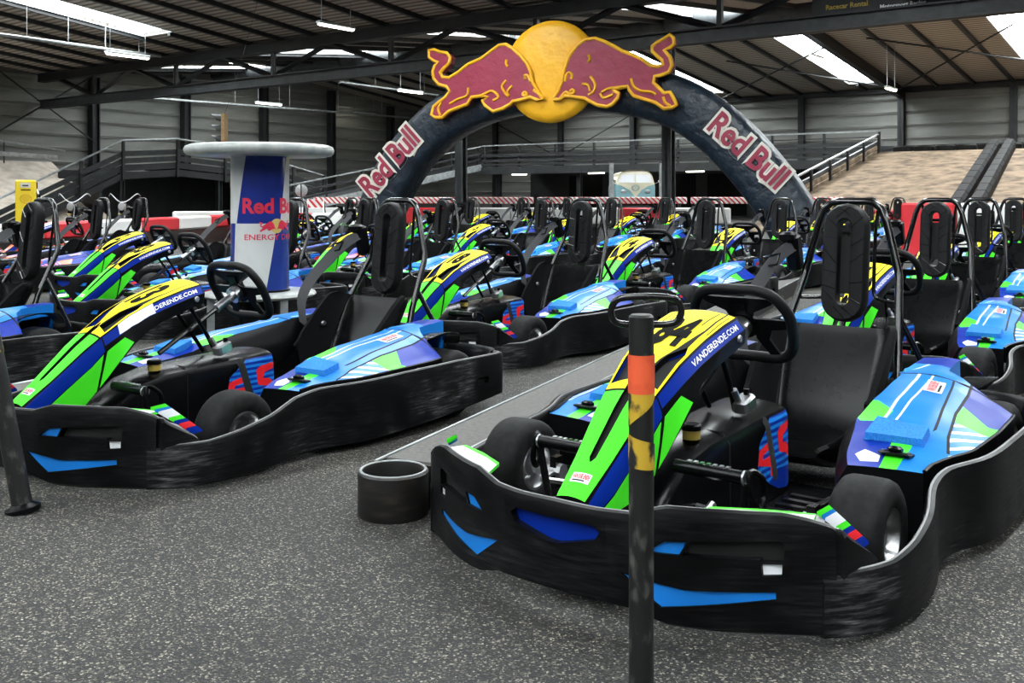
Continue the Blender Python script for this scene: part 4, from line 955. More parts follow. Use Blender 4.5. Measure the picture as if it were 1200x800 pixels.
kart(-6.04, 12.94, 'orange and blue go-kart behind the other orange one, before the motorbikes', None, 0.05, swap=ORG)
kart(-2.60, 11.2, 'white and orange go-kart behind the round bar table', None, 0.0, swap=ORG)
far = [(-2.7, 16.8), (-2.14, 15.2), (-0.72, 17.7), (-0.95, 22.6), (0.2, 20.0), (-2.3, 20.4), (1.25, 22.8), (3.4, 22.4)]
for i, (hx, hy) in enumerate(far):
    kart(hx-0.82, hy-1.06, 'small far go-kart in the loose rows just before the red arch', None, 0.0, group='go-karts in the far rows')

# ------------------------------------------------------------------ floor rails between the lanes
def floor_rail(x, y, ang, length, label):
    root = empty('floor_rail', (x, y, 0), PI/2-ang); tag(root, label, 'lane rail')
    wd, h = 0.10, 0.13
    mb = MB(); mb.prism([(0.085, -wd), (length, -wd), (length, wd), (0.085, wd)], 0.0, h-0.006, 'black_rail', lambda a, b, z: (a, b, z)); mb.obj('rail_body', root)
    mb = MB(); mb.prism([(0.10, -wd+0.012), (length, -wd+0.012), (length, wd-0.012), (0.10, wd-0.012)], h-0.006, h, 'rail_top', lambda a, b, z: (a, b, z)); mb.obj('rail_top', root)
    mb = MB()
    mb.lathe([(wd, 0), (wd+0.004, 0.01), (wd+0.004, h-0.005), (wd, h), (wd-0.010, h), (wd-0.012, h-0.01), (wd-0.012, 0.04)], 'black_rail', 28, org=(-0.01, 0, 0), caps=False); mb.lathe([(wd-0.012, 0.04), (0, 0.042)], 'black_rail', 28, org=(-0.01, 0, 0), caps=False)
    mb.obj('end_post', root)
    mb = MB(); mb.tube([(-0.01+(wd-0.005)*math.cos(2*PI*k/28), (wd-0.005)*math.sin(2*PI*k/28), h) for k in range(28)], 0.004, 'zinc', 6, closed=True); mb.obj('rim_strip', root)
    for s in (1, -1):
        mb = MB(); mb.tube([(0.05, s*(wd-0.002), h), (length, s*(wd-0.002), h)], 0.005, 'zinc', 6); mb.obj('edge_strip', root)
    for i in range(int(length/0.9)):
        for zz in (0.045, 0.10):
            mb = MB(); mb.lathe([(0, -0.003), (0.006, -0.003), (0.007, 0.001)], 'zinc', 8, org=(0.30+0.9*i, -wd, zz), ax='y'); mb.obj('screw', root)
    return root
floor_rail(-0.345, 2.97, math.radians(23.8), 18, 'low black lane rail with hollow round end, between number 84 and the white-patched go-kart')
floor_rail(-2.15, 4.02, math.radians(24.2), 3.1, 'low black lane rail with grey top, ending at the bar table')

# ------------------------------------------------------------------ posts
noise_mat('post_black', (0.005, 0.005, 0.005), (0.11, 0.11, 0.10), 38, 0.5, (1, 1, 0.5), 0.55, 0.80, bump=0.4, detail=8)
noise_mat('tape_red', (0.58, 0.055, 0.018), (0.75, 0.10, 0.03), 25, 0.6, bump=0.25); noise_mat('tape_yellow', (0.50, 0.32, 0.02), (0.01, 0.01, 0.01), 28, 0.6, (1, 1, 0.6), 0.46, 0.54, bump=0.2)
def post(x, y, h, r, lean, label, handle):
    root = empty('marker_post', (x, y, 0)); tag(root, label, 'post')
    if lean: root.rotation_euler = (0, lean, 0)
    prof = [(r*1.03, 0.012), (r, 0.05), (r, h-0.004), (r-0.004, h), (0, h)]
    mb = MB(); mb.lathe(prof, 'post_black', 24); mb.obj('pole', root)
    mb = MB(); mb.lathe([(r*1.75, 0.0), (r*1.75, 0.012), (r*1.2, 0.02), (r*1.03, 0.024)], 'black_plastic', 24, caps=False); mb.obj('foot', root)
    z1 = h-0.068
    mb = MB(); mb.lathe([(r+0.0014, z1-0.066), (r+0.0016, z1-0.06), (r+0.0016, z1)], 'tape_red', 24, caps=False); mb.obj('red_tape', root)
    mb = MB(); n = 24; ring = []
    for k, (za, zb) in enumerate(((z1-0.066, z1-0.125), (z1-0.135, z1-0.19))):
        pts = []
        for j in range(n+1):
            a = -PI*0.95+PI*1.5*j/n; sl = 0.055*(j/n)
            pts.append([((r+0.0015)*math.cos(a), (r+0.0015)*math.sin(a), za-0.0*sl-(0.03*j/n if k else 0)), ((r+0.0015)*math.cos(a), (r+0.0015)*math.sin(a), max(za-0.10, zb+(sl*1.6 if k == 0 else -sl*0.2)))])
        mb.loft(pts, 'tape_yellow', False, False)
    mb.obj('yellow_tape', root, fix=False)
    if handle:
        lp = [(0.0, 0.040), (0.045, 0.036), (0.058, 0.022), (0.060, 0.006), (0.052, -0.008), (0.034, -0.013), (0.006, -0.013)]
        pts = smooth_path([(a+0.008, 0.0, h+b-0.006) for a, b in lp]+[(-a+0.008, 0, h+b-0.006) for a, b in reversed(lp)], 4, True)
        rot = Matrix.Rotation(math.radians(-6), 4, 'Z') @ Matrix.Rotation(0.0, 4, 'X')
        pts = [Matrix.Translation((0, 0, h)) @ Matrix.Rotation(math.radians(18), 4, 'X') @ Matrix.Translation((0, 0, -h)) @ p for p in pts]
        mb = MB(); mb.tube(pts, 0.0060, 'black_metal', 10, closed=True); mb.obj('loop_handle', root, 60)
    return root
post(0.222, 1.73, 0.728, 0.0215, 0, 'worn black post with red tape and a looped steel handle, in front of number 84', True)
post(-1.447, 2.985, 0.74, 0.0285, -0.19, 'leaning black post with red tape beside the white-patched go-kart', False)

# ------------------------------------------------------------------ bar table shaped like a can
noise_mat('table_grey', (0.30, 0.32, 0.31), (0.44, 0.45, 0.43), 9, 0.35, coat=0.3); mat('can_blue', (0.012, 0.028, 0.22), 0.25, coat=0.5); noise_mat('can_silver', (0.50, 0.51, 0.51), (0.58, 0.59, 0.58), 4, 0.35, coat=0.3)
mat('logo_red', (0.62, 0.02, 0.06), 0.4); mat('logo_gold', (0.55, 0.40, 0.12), 0.4)
BULL = [(608,410),(635,370),(650,330),(660,280),(680,225),(715,180),(750,155),(790,150),(830,165),(870,185),(905,205),(950,222),(990,240),(1030,268),(1060,272),(1082,262),(1078,245),(1055,225),(1035,205),(1035,185),(1055,168),(1090,150),(1110,135),(1125,150),(1128,175),(1110,190),(1085,200),(1110,230),(1118,265),(1105,295),(1070,308),(1045,312),(1040,340),(1060,360),(1085,385),(1110,380),(1130,415),(1138,435),(1120,445),(1085,450),(1050,425),(1000,410),(955,395),(935,370),(930,355),(890,362),(850,365),(870,375),(890,385),(885,405),(865,430),(840,442),(800,435),(760,415),(745,405),(700,400),(660,395),(640,410),(612,412)]
BULL_L = [(565,410),(540,370),(520,340),(512,290),(495,255),(470,225),(430,190),(405,175),(375,180),(340,205),(300,235),(240,262),(200,295),(160,318),(130,315),(122,295),(140,275),(160,255),(165,230),(150,212),(120,208),(95,197),(75,200),(75,230),(95,245),(115,250),(100,265),(90,290),(95,320),(115,345),(150,355),(165,375),(145,400),(120,420),(95,440),(85,475),(100,487),(130,488),(160,460),(200,445),(240,430),(258,400),(300,395),(330,400),(305,415),(315,435),(350,462),(390,450),(425,430),(435,418),(470,412),(510,400),(540,412)]
tx, ty = -1.60, 6.40; fac = math.atan2(-ty, -tx)
tab = empty('bar_table', (tx, ty, 0), fac); tag(tab, 'round grey bar table on a blue and silver can-shaped column with red lettering', 'table')
CR = 0.181; CZ0, CZ1, CZS = 0.34, 1.185, 0.766
def cyl(th, z, h=0.0): return Vector(((CR+h)*math.cos(th), (CR+h)*math.sin(th), z))
def bound(row, s, z):
    top = row == 0; f = (CZ1-z)/(CZ1-CZS) if top else (CZS-z)/(CZS-CZ0)
    a, b = s; return a+(b-a)*f
R_ = math.radians
up = [(R_(-28), R_(-51)), (R_(62), R_(42)), (R_(128), R_(150)), (R_(228), R_(210))]; lo = [(R_(-55), R_(-62)), (R_(35), R_(11)), (R_(140), R_(150)), (R_(240), R_(228))]
for row, (bs, z0, z1) in enumerate(((up, CZS, CZ1), (lo, CZ0, CZS))):
    for q in range(4):
        mb = MB(); g = []
        for i in range(13):
            z = z1+(z0-z1)*i/12; a = bound(row, bs[q], z); b = bound(row, bs[(q+1) % 4], z)+(2*PI if q == 3 else 0)
            g.append([cyl(a+(b-a)*j/12, z) for j in range(13)])
        blue = (q % 2 == 0) if row == 0 else (q % 2 == 1)
        mb.loft(g, 'can_blue' if blue else 'can_silver', False, False)
        mb.obj('column_panel', tab, 50, False)
def on_can(me, th0, z, k, mname, h=0.002, name='lettering', lab=None):
    map_mesh(me, lambda a, b, c: cyl(th0+a*k/CR, z+b*k, h), mname); o = link(name, me, tab)
    if lab: o['label'] = lab
tm = text_mesh('Red Bull', 0.150, 0.005, 0, 'LEFT', 4); subdivide_long(tm); on_can(tm, R_(-37), 0.832, 0.86, 'logo_red', 0.002, 'lettering', 'large red lettering')
tm = text_mesh('ENERGY DRINK', 0.052, 0.0005, 0, 'LEFT', 3, 1.22); on_can(tm, R_(-32), 0.665, 0.95, 'logo_red')
def bull_small(poly, nm):
    mb = MB(); n = len(poly); mb.add([(a, b, 0) for a, b in poly], [tuple(range(n))], 'logo_red'); return mb.mesh(nm, 35, False)
for poly in (BULL, BULL_L):
    me = bull_small([((a-605)*0.00021, (330-b)*0.00021) for a, b in poly], 'bull_emblem'); b = bmesh.new(); b.from_mesh(me); bmesh.ops.triangulate(b, faces=b.faces); b.to_mesh(me); b.free()
    on_can(me, R_(34), 0.748, 1.0, 'logo_red', 0.0028, 'bull_emblem', 'red bull emblem')
mb = MB(); mb.add([(0, 0, 0)]+[(0.046*math.cos(2*PI*i/28), 0.046*math.sin(2*PI*i/28), 0) for i in range(28)], [(0, i+1, (i+1) % 28+1) for i in range(28)], 'logo_gold')
on_can(mb.mesh('sun_emblem', 35, False), R_(34), 0.750, 1.0, 'logo_gold', 0.002, 'sun_emblem')
mb = MB(); mb.lathe([(0.0, 1.185), (0.40, 1.185), (0.445, 1.192), (0.462, 1.208), (0.466, 1.228), (0.455, 1.248), (0.43, 1.258), (0.0, 1.260)], 'table_grey', 56); mb.obj('table_top', tab, 50)
mb = MB(); mb.lathe([(CR+0.004, CZ0-0.01), (CR+0.006, CZ0+0.008), (CR-0.004, CZ0+0.01)], 'black_plastic', 40, caps=False); mb.obj('column_base', tab)
mb = MB(); mb.lathe([(0.0, 0.296), (0.30, 0.296), (0.340, 0.302), (0.352, 0.315), (0.345, 0.330), (0.325, 0.336), (0.0, 0.336)], 'table_grey', 56); mb.obj('foot_ledge', tab, 50)
for i in range(3):
    a = 0.5+i*2*PI/3; mb = MB(); mb.box((0.30*math.cos(a), 0.30*math.sin(a), 0.149), (0.045, 0.045, 0.297), 'zinc'); mb.obj('leg', tab)
mb = MB(); mb.lathe([(0.13, 0.0), (0.13, 0.296)], 'black_plastic', 24); mb.obj('inner_column', tab)

# ------------------------------------------------------------------ inflatable arch with the bulls
noise_mat('arch_navy', (0.004, 0.010, 0.020), (0.008, 0.019, 0.033), 5, 0.42, (1, 1, 1), 0.35, 0.65, bump=0.8, bdist=0.06, detail=3)
noise_mat('arch_red', (0.25, 0.016, 0.045), (0.31, 0.025, 0.06), 4, 0.5, (1, 1, 1), 0.3, 0.7, bump=0.55, bdist=0.05, detail=3)
noise_mat('arch_gold', (0.78, 0.38, 0.005), (0.88, 0.46, 0.01), 4, 0.5, (1, 1, 1), 0.3, 0.7, bump=0.6, bdist=0.05, detail=3)
mat('arch_white', (0.68, 0.66, 0.58), 0.6); mat('arch_dark', (0.010, 0.013, 0.018), 0.6)
AC = Vector((1.11, 23.0, 0)); AD = Vector((0.899, -0.438, 0)); AN = Vector((-0.438, -0.899, 0))
def sz(u, v):
    a = (u-600)/FPX; s = (23*a-1.11)/(0.899+0.438*a); Yq = 23-0.438*s; return s, EYE+(HOR-v)*Yq/FPX
def apt(s, z, h=0.0): return AD*s+Vector((0, 0, z))+AN*h
arch = empty('inflatable_arch', AC); tag(arch, 'navy inflatable start arch with two red bulls, a yellow sun and red and white lettering', 'arch')
cl = [(436, 300), (443, 262), (452, 235), (466, 207), (489, 173), (527, 138), (572, 116), (620, 105), (660, 101), (710, 103), (764, 111), (808, 128), (853, 161), (893, 205), (918, 240), (935, 270), (952, 308)]
path = smooth_path([(*sz(u, v), 0) for u, v in cl], 5)
rings = []
for i, p in enumerate(path):
    d = (path[min(i+1, len(path)-1)]-path[max(i-1, 0)]).normalized(); nrm = Vector((-d.y, d.x, 0))
    ring = []
    for j in range(20):
        a = 2*PI*j/20; ca, sa = math.cos(a), math.sin(a); q = 0.55
        x = math.copysign(abs(ca)**q, ca)*0.56; y = math.copysign(abs(sa)**q, sa)*0.45
        c = p+nrm*x; ring.append(apt(c.x, max(0.0, c.y), y))
    rings.append(ring)
mb = MB(); mb.loft(rings, 'arch_navy', True); mb.obj('arch_tube', arch, 60)
for k in range(4, len(rings)-4, 9):
    mb = MB(); mb.tube([Vector(p)*1.0+AN*0.0 for p in rings[k]], 0.012, 'arch_dark', 5, closed=True); mb.obj('seam', arch)
zc = lambda x, y: sz(500+x/3.75, 10+y/3.75)
cs = sz(656, 87); rad = 58*23/FPX
mb = MB(); prof = [(rad, 0.40), (rad+0.02, 0.48), (rad, 0.55), (rad*0.85, 0.60), (rad*0.5, 0.63), (0.0, 0.64)]
mb.loft([[apt(cs[0]+r*math.cos(2*PI*j/48), cs[1]+r*math.sin(2*PI*j/48), h) for j in range(48)] for r, h in prof], 'arch_gold', True); mb.obj('sun', arch, 60)
for poly, lines in ((BULL, [[(770,312),(790,345),(785,375),(762,392)],[(945,322),(955,355),(985,375),(1030,380),(1050,392)],[(762,220),(768,240),(760,252)],[(662,335),(668,308),(680,297),(692,308),(688,325)],[(682,378),(692,370),(702,378),(692,386),(682,378)],[(640,405),(665,380),(690,400)],[(735,345),(760,350),(770,375)],[(820,380),(850,365),(890,360),(930,355)],[(1082,400),(1092,425),(1115,440)],[(812,385),(828,405),(868,390)]]),
                    (BULL_L, [[(410,240),(408,258),(415,270)],[(408,330),(390,355),(405,385),(420,400)],[(245,360),(240,395),(200,410),(165,430)],[(490,325),(488,308),(502,312),(512,335)],[(478,388),(488,380),(498,388),(488,395),(478,388)],[(570,405),(545,385),(525,370)],[(435,352),(415,375),(420,398)],[(300,395),(345,375),(375,400),(352,415)],[(130,425),(115,450),(125,480)]])):
    pp = [zc(a, b) for a, b in poly]; n = len(pp)
    mb = MB(); mb.prism(pp, 0.42, 0.70, 'arch_red', lambda a, b, h: apt(a, b, h)); mb.obj('bull', arch)
    mb = MB(); mb.tube([apt(a, b, 0.68) for a, b in pp], 0.045, 'arch_gold', 8, closed=True); mb.obj('bull_outline', arch, 60)
    for ln in lines: mb = MB(); mb.tube(smooth_path([apt(*zc(a, b), 0.70) for a, b in ln], 4), 0.034, 'arch_gold', 6); mb.obj('bull_line', arch, 60)
def arch_text(p0, p1, cap):
    s0, z0 = sz(*p0); s1, z1 = sz(*p1); e = Vector((s1-s0, z1-z0)); ln = e.length; e /= ln; f = Vector((-e.y, e.x))
    for bold, m_, h in ((0.11, 'arch_white', 0.468), (0.025, 'arch_red', 0.484)):
        tm = text_mesh('Red Bull', 1.0, bold, 0.008, 'LEFT', 3); tm0 = text_mesh('Red Bull', 1.0, 0.0, 0, 'LEFT', 3); ww = max(v.co.x for v in tm0.vertices); hh = max(v.co.y for v in tm0.vertices)
        map_mesh(tm, lambda a, b, c: apt(s0+e.x*a*ln/ww+f.x*b*cap/hh, z0+e.y*a*ln/ww+f.y*b*cap/hh, h+c), m_)
        link('lettering', tm, arch)['label'] = 'white letter outline' if m_ == 'arch_white' else 'red lettering'
arch_text((447, 233), (504, 166), 0.55)
arch_text((834, 151), (914, 222), 0.47)

# ------------------------------------------------------------------ red and white barriers
bl_me = {}
def barrier_mesh(Ln, h, w_, c):
    key = (Ln, h, w_, c)
    if key not in bl_me:
        mb = MB(); mb.rbox((0, 0, h/2), (Ln-0.02, w_, h), c, 0.03); bl_me[key] = mb.mesh('barrier_block', 30)
    return bl_me[key]
def barrier_row(x0, y0, x1, y1, Ln, zb, h, w_, cols, lab, grp, base=True):
    v = Vector((x1-x0, y1-y0)); n = int(round(v.length/Ln)); v.normalize(); rz = math.atan2(v.y, v.x)
    for i in range(n):
        c = cols[i % len(cols)]; o = link('barrier_block', barrier_mesh(Ln, h, w_, c)); o.location = (x0+v.x*Ln*(i+0.5), y0+v.y*Ln*(i+0.5), zb); o.rotation_euler = (0, 0, rz)
        tag(o, ('red ' if c == 'barrier_red' else 'white ')+lab, 'barrier', grp+(' (red)' if c == 'barrier_red' else ' (white)'))
    if base:
        mb = MB(); mb.box((0, 0, zb/2), (n*Ln, w_*0.9, zb), 'black_rail'); o = mb.obj('rubber_rail'); o.location = ((x0+x1)/2, (y0+y1)/2, 0); o.rotation_euler = (0, 0, rz)
        tag(o, 'long black rail carrying each '+lab, 'rail')
RW = ['barrier_red', 'barrier_white']
barrier_row(-7.35, 11.85, -6.15, 22.35, 1.5, 0.30, 0.25, 0.3, RW, 'barrier block by the petrol pump', 'barrier blocks by the pump')
barrier_row(-7.6, 22.6, -5.4, 23.9, 1.3, 0.36, 0.25, 0.3, ['barrier_white', 'barrier_red'], 'barrier block behind the motorbikes', 'barrier blocks behind the motorbikes')
barrier_row(-5.6, 22.3, -3.2, 22.3, 1.2, 0.12, 0.46, 0.5, RW, 'barrier block behind the bar table', 'barrier blocks behind the table')
barrier_row(-6.0, 28.5, 6.0, 27.5, 1.5, 0.20, 0.44, 0.4, ['barrier_white', 'barrier_white', 'barrier_red', 'barrier_white'], 'barrier block beyond the arch', 'barrier blocks beyond the arch')
barrier_row(7.2, 22.3, 13.5, 19.4, 1.4, 0.10, 0.55, 0.4, RW, 'barrier block at the foot of the sanded ramp', 'barrier blocks at the ramp foot')
o = link('barrier_block', barrier_mesh(0.8, 0.84, 0.35, 'barrier_red')); o.location = (6.5, 15.7, 0); o.rotation_euler = (0, 0, -0.5); tag(o, 'tall red barrier block standing alone between two lanes of go-karts', 'barrier')
o = link('barrier_block', barrier_mesh(0.8, 0.84, 0.35, 'barrier_white')); o.location = (7.22, 15.3, 0); o.rotation_euler = (0, 0, -0.5); tag(o, 'tall white barrier block next to the tall red one between go-kart lanes', 'barrier')
# striped boards on top of the far barrier
m = mat('hatch', (0.6, 0.6, 0.58), 0.5); tc = N(m, 'ShaderNodeTexCoord'); wv = N(m, 'ShaderNodeTexWave', bands_direction='DIAGONAL'); wv.inputs['Scale'].default_value = 4.5; L(m, tc.outputs['Object'], wv.inputs['Vector'])
r_ = ramp(m, [(0.0, (0.55, 0.02, 0.028)), (0.4, (0.72, 0.72, 0.70))], 'CONSTANT'); L(m, wv.outputs['Fac'], r_.inputs['Fac']); L(m, r_.outputs['Color'], bsdf(m).inputs['Base Color'])
for i in range(7):
    mb = MB(); mb.rbox((0, 0, 0.09), (2.0, 0.12, 0.18), 'hatch', 0.02)
    for s in (-0.8, 0.8): mb.box((s, 0, -0.05), (0.08, 0.1, 0.12), 'black_rail')
    o = mb.obj('striped_board'); x = -4.6+2.1*i; o.location = (x, 28.5-(x+6)*0.08, 0.752); o.rotation_euler = (0, 0, -0.08)
    tag(o, 'red and white hatched board on the barrier beyond the arch', 'board', 'hatched boards on the far barrier')
hb = empty('striped_hurdle', (-4.35, 22.3, 0.58)); tag(hb, 'small red and white hatched hurdle on the barrier behind the table', 'hurdle')
mb = MB(); mb.box((0, 0, 0.21), (0.34, 0.03, 0.18), 'hatch', Matrix.Rotation(0.2, 3, 'X')); mb.obj('board', hb)
for s in (-0.17, 0.17): mb = MB(); mb.tube([(s, 0.03, 0.31), (s*1.15, -0.06, 0)], 0.016, 'barrier_white', 6); mb.tube([(s, 0.03, 0.31), (s*1.15, 0.12, 0)], 0.016, 'black_plastic', 6); mb.obj('leg', hb)

# ------------------------------------------------------------------ petrol pump, motorbikes, mirror, traffic light
mat('pump_yellow', (0.70, 0.52, 0.02), 0.4, coat=0.2); mat('pump_line', (0.55, 0.30, 0.01), 0.5); mat('display_grey', (0.55, 0.57, 0.5), 0.3)
pu = empty('petrol_pump', (-8.2, 17.0, 0), 0.43); tag(pu, 'yellow petrol pump with a shell emblem beside the pale ramp', 'petrol pump')
mb = MB(); mb.rbox((0, 0, 0.61), (0.315, 0.26, 1.22), 'pump_yellow', 0.02); mb.obj('housing', pu)
mb = MB(); mb.box((-0.005, -0.132, 1.13), (0.155, 0.01, 0.085), 'display_grey'); mb.box((-0.005, -0.138, 1.125), (0.09, 0.004, 0.02), 'black_plastic'); mb.obj('display', pu)
mb = MB(); mb.box((0, -0.132, 1.05), (0.15, 0.008, 0.016), 'black_plastic'); mb.obj('slot', pu)
mb = MB()
out = [(0.085*math.cos(PI*(1.12*i/14)-0.19), 0.075*math.sin(PI*(1.12*i/14)-0.19)*(1+0.06*(i % 2))) for i in range(15)]+[(-0.05, -0.055), (-0.02, -0.07), (0.02, -0.07), (0.05, -0.055)]
mb.tube([(a, -0.134, 0.90+b) for a, b in out], 0.006, 'pump_line', 6, closed=True)
for i in range(5): mb.tube([((i-2)*0.008, -0.134, 0.85), ((i-2)*0.032, -0.134, 0.955-0.008*abs(i-2))], 0.003, 'pump_line', 5)
mb.obj('shell_emblem', pu)
mb = MB(); mb.tube(smooth_path([(0.17, 0, 1.05), (0.21, 0, 0.98), (0.20, 0, 0.7), (0.24, 0, 0.4), (0.17, 0, 0.2)], 4), 0.016, 'black_plastic', 8); mb.tube([(0.17, 0, 1.06), (0.19, -0.05, 0.98)], 0.02, 'dull_steel', 8); mb.obj('hose', pu)
def bike(x, y, rz, label, fl):
    b = empty('motorbike', (x, y, 0), rz); tag(b, label, 'motorbike'); b.scale = (0.95, 0.8, 0.95)
    for nm, cx in (('front_wheel', 0.62), ('rear_wheel', -0.62)):
        mb = MB(); mb.lathe([(0.24, -0.035), (0.285, -0.04), (0.305, 0), (0.285, 0.04), (0.24, 0.035)], 'tyre', 26, org=(cx, 0, 0.305), ax='y', caps=False); mb.obj(nm, b)
        mb = MB(); mb.lathe([(0.225, -0.02), (0.245, -0.02), (0.245, 0.02), (0.225, 0.02), (0.225, -0.02)], 'steel', 26, org=(cx, 0, 0.305), ax='y', caps=False)
        for k in range(8): mb.tube([(cx, 0, 0.305), (cx+0.235*math.cos(k*PI/4), 0, 0.305+0.235*math.sin(k*PI/4))], 0.004, 'steel', 4)
        mb.obj('wheel_rim', b)
    mb = MB()
    for s in (-0.06, 0.06): mb.tube([(0.62, s, 0.305), (0.42, s, 0.86)], 0.018, 'black_metal', 8)
    mb.obj('fork', b)
    mb = MB(); mb.tube(smooth_path([(0.20, -0.34, 1.0), (0.30, -0.28, 1.04), (0.40, -0.12, 0.92), (0.42, 0, 0.88), (0.40, 0.12, 0.92), (0.30, 0.28, 1.04), (0.20, 0.34, 1.0)], 4), 0.011, 'dull_steel', 8); mb.obj('handlebar', b)
    mb = MB(); mb.lathe([(0.0, 0.06), (0.07, 0.055), (0.08, 0.0), (0.05, -0.08), (0, -0.09)], 'dull_steel', 18, org=(0.52, 0, 0.80), ax='x'); mb.obj('headlamp', b)
    mb = MB(); mb.rbox((0.64, 0, 0.66), (0.10, 0.10, 0.03), 'jar', 0.01); mb.obj('indicator', b)
    mb = MB(); mb.lathe([(0.0, 0.25), (0.10, 0.2), (0.13, 0.05), (0.11, -0.15), (0.05, -0.25), (0, -0.26)], 'black_gloss', 16, org=(0.12, 0, 0.72), ax='x'); mb.obj('fuel_tank', b)
    mb = MB(); mb.rbox((-0.38, 0, 0.74), (0.55, 0.22, 0.09), 'black_fabric', 0.03); mb.obj('saddle', b)
    mb = MB(); mb.tube([(0.42, 0, 0.86), (0.30, 0, 0.35), (-0.2, 0, 0.30), (-0.62, 0, 0.305)], 0.025, 'black_metal', 8); mb.tube([(0.35, 0, 0.68), (-0.5, 0, 0.66), (-0.62, 0, 0.305)], 0.022, 'black_metal', 8); mb.obj('frame', b)
    mb = MB(); mb.rbox((0.02, 0, 0.40), (0.34, 0.26, 0.26), 'dull_steel', 0.03); mb.obj('engine', b)
    return b
bike(-7.9, 18.3, -PI/2+0.2, 'black motorbike with chrome bars parked between the pump and the slatted bridge, amber light', 0)
bike(-7.15, 18.7, -PI/2+0.2, 'black motorbike parked on the far side of the other one from the pump', 1)
mr = empty('safety_mirror', (-4.75, 22.72, 0)); tag(mr, 'round grey traffic mirror seen from behind on a pole', 'mirror')
mb = MB(); mb.tube([(0, -0.03, 0), (0, -0.03, 1.22)], 0.014, 'grey_steel', 8); mb.obj('pole', mr)
mb = MB(); mb.lathe([(0.0, -0.02), (0.10, -0.016), (0.14, 0.0), (0.142, 0.012), (0.0, 0.015)], 'zinc', 30, org=(0, 0, 1.08), ax='y'); mb.obj('disc', mr)
noise_mat('wood', (0.20, 0.12, 0.045), (0.30, 0.19, 0.08), 30, 0.7)
P0 = pix(263, 170, 22.0); tl = empty('traffic_light', P0); tag(tl, 'black three-lamp traffic light with hooded lamps hanging above the bar table', 'traffic light')
mb = MB(); mb.box((0, 0, 0.34), (0.07, 0.28, 0.68), 'wood'); mb.obj('back_board', tl)
for i in range(3):
    z = 0.11+0.23*i; mb = MB(); g = []
    for k in range(9):
        a = PI*(-0.15+1.3*k/8); y_, z_ = 0.10*math.cos(a), 0.10*math.sin(a); ln = 0.12+0.14*max(0, math.sin(a)); g.append([Vector((-0.03, y_, z+z_)), Vector((-0.035-ln, y_, z+z_+0.012)), Vector((-0.035-ln, y_*0.9, z+z_*0.9+0.01)), Vector((-0.03, y_*0.9, z+z_*0.9))])
    mb.loft(g, 'dark_steel', True); mb.obj('hood', tl)
    mb = MB(); mb.lathe([(0.0, -0.06), (0.07, -0.055), (0.09, -0.03)], 'dark_void', 16, org=(0, 0, z), ax='x'); mb.obj('lens', tl)
mb = MB(); mb.tube([(0, 0, 0.68), (0.16, 0.1, 1.2), (0.9, 0.6, roofz(32)-P0.z-0.2)], 0.004, 'dark_steel', 5); mb.obj('cable', tl)

# ------------------------------------------------------------------ camper van
mat('van_cream', (0.62, 0.57, 0.42), 0.35, coat=0.3); mat('van_blue', (0.18, 0.33, 0.36), 0.35, coat=0.3); mat('sunshade', (0.58, 0.60, 0.62), 0.4); mat('glass_dark', (0.02, 0.022, 0.025), 0.1)
van = empty('camper_van', (4.72, 38.5, 0.59), -0.02); van.scale = (0.92, 0.92, 0.70); tag(van, 'old cream and pale blue camper van parked under the elevated track', 'van')
def van_ring(y, k=1.0, zt=1.98):
    pts = [(0.80, 0.32), (0.84, 0.55), (0.84, 1.05), (0.80, 1.25), (0.70, 1.72), (0.55, 1.90), (0.30, 1.97), (0.0, zt)]
    pts = pts+[(-a, b) for a, b in reversed(pts[:-1])]
    return [Vector((a*k, y, b)) for a, b in pts]
rings = [van_ring(0.0, 0.93, 1.93), van_ring(0.06, 0.98), van_ring(0.5), van_ring(3.6), van_ring(4.1, 0.97)]
rings[0] = [Vector((v.x, 0.0 if v.z < 1.2 else 0.16*(v.z-1.2)/0.7, v.z)) for v in rings[0]]
me = MB().loft(rings, 'van_blue', True).mesh('body', 40)
vee = [(-0.9, 1.26), (-0.9, 1.22), (-0.55, 1.10), (-0.25, 0.88), (-0.08, 0.60), (0.0, 0.42), (0.08, 0.60), (0.25, 0.88), (0.55, 1.10), (0.9, 1.22), (0.9, 1.26)]
cut_paint(me, (0, 2), [(vee, 'van_cream')], ok=lambda f: f.normal.y < -0.5); cut_paint(me, (1, 2), [([(-0.2, 1.24), (5, 1.24), (5, 2.1), (-0.2, 2.1)], 'van_cream')])
bo = link('body', me, van)
mb = MB()
for s in (-1, 1): mb.prism([(s*0.03, 1.28), (s*0.68, 1.28), (s*0.60, 1.70), (s*0.03, 1.72)], 0, 0.012, 'sunshade', lambda a, b, h: (a, -0.006-h+0.16*(b-1.2)/0.7, b))
mb.obj('windscreen', van)
for i in range(4):
    y = 0.45+0.85*i
    for s in (-1, 1):
        mb = MB(); mb.prism([(y, 1.30), (y+0.65, 1.30), (y+0.65, 1.62), (y, 1.62)], 0, 0.012, 'glass_dark', lambda a, b, h: (s*(0.792-(b-1.25)*0.2+h), a, b)); mb.obj('side_window', van)
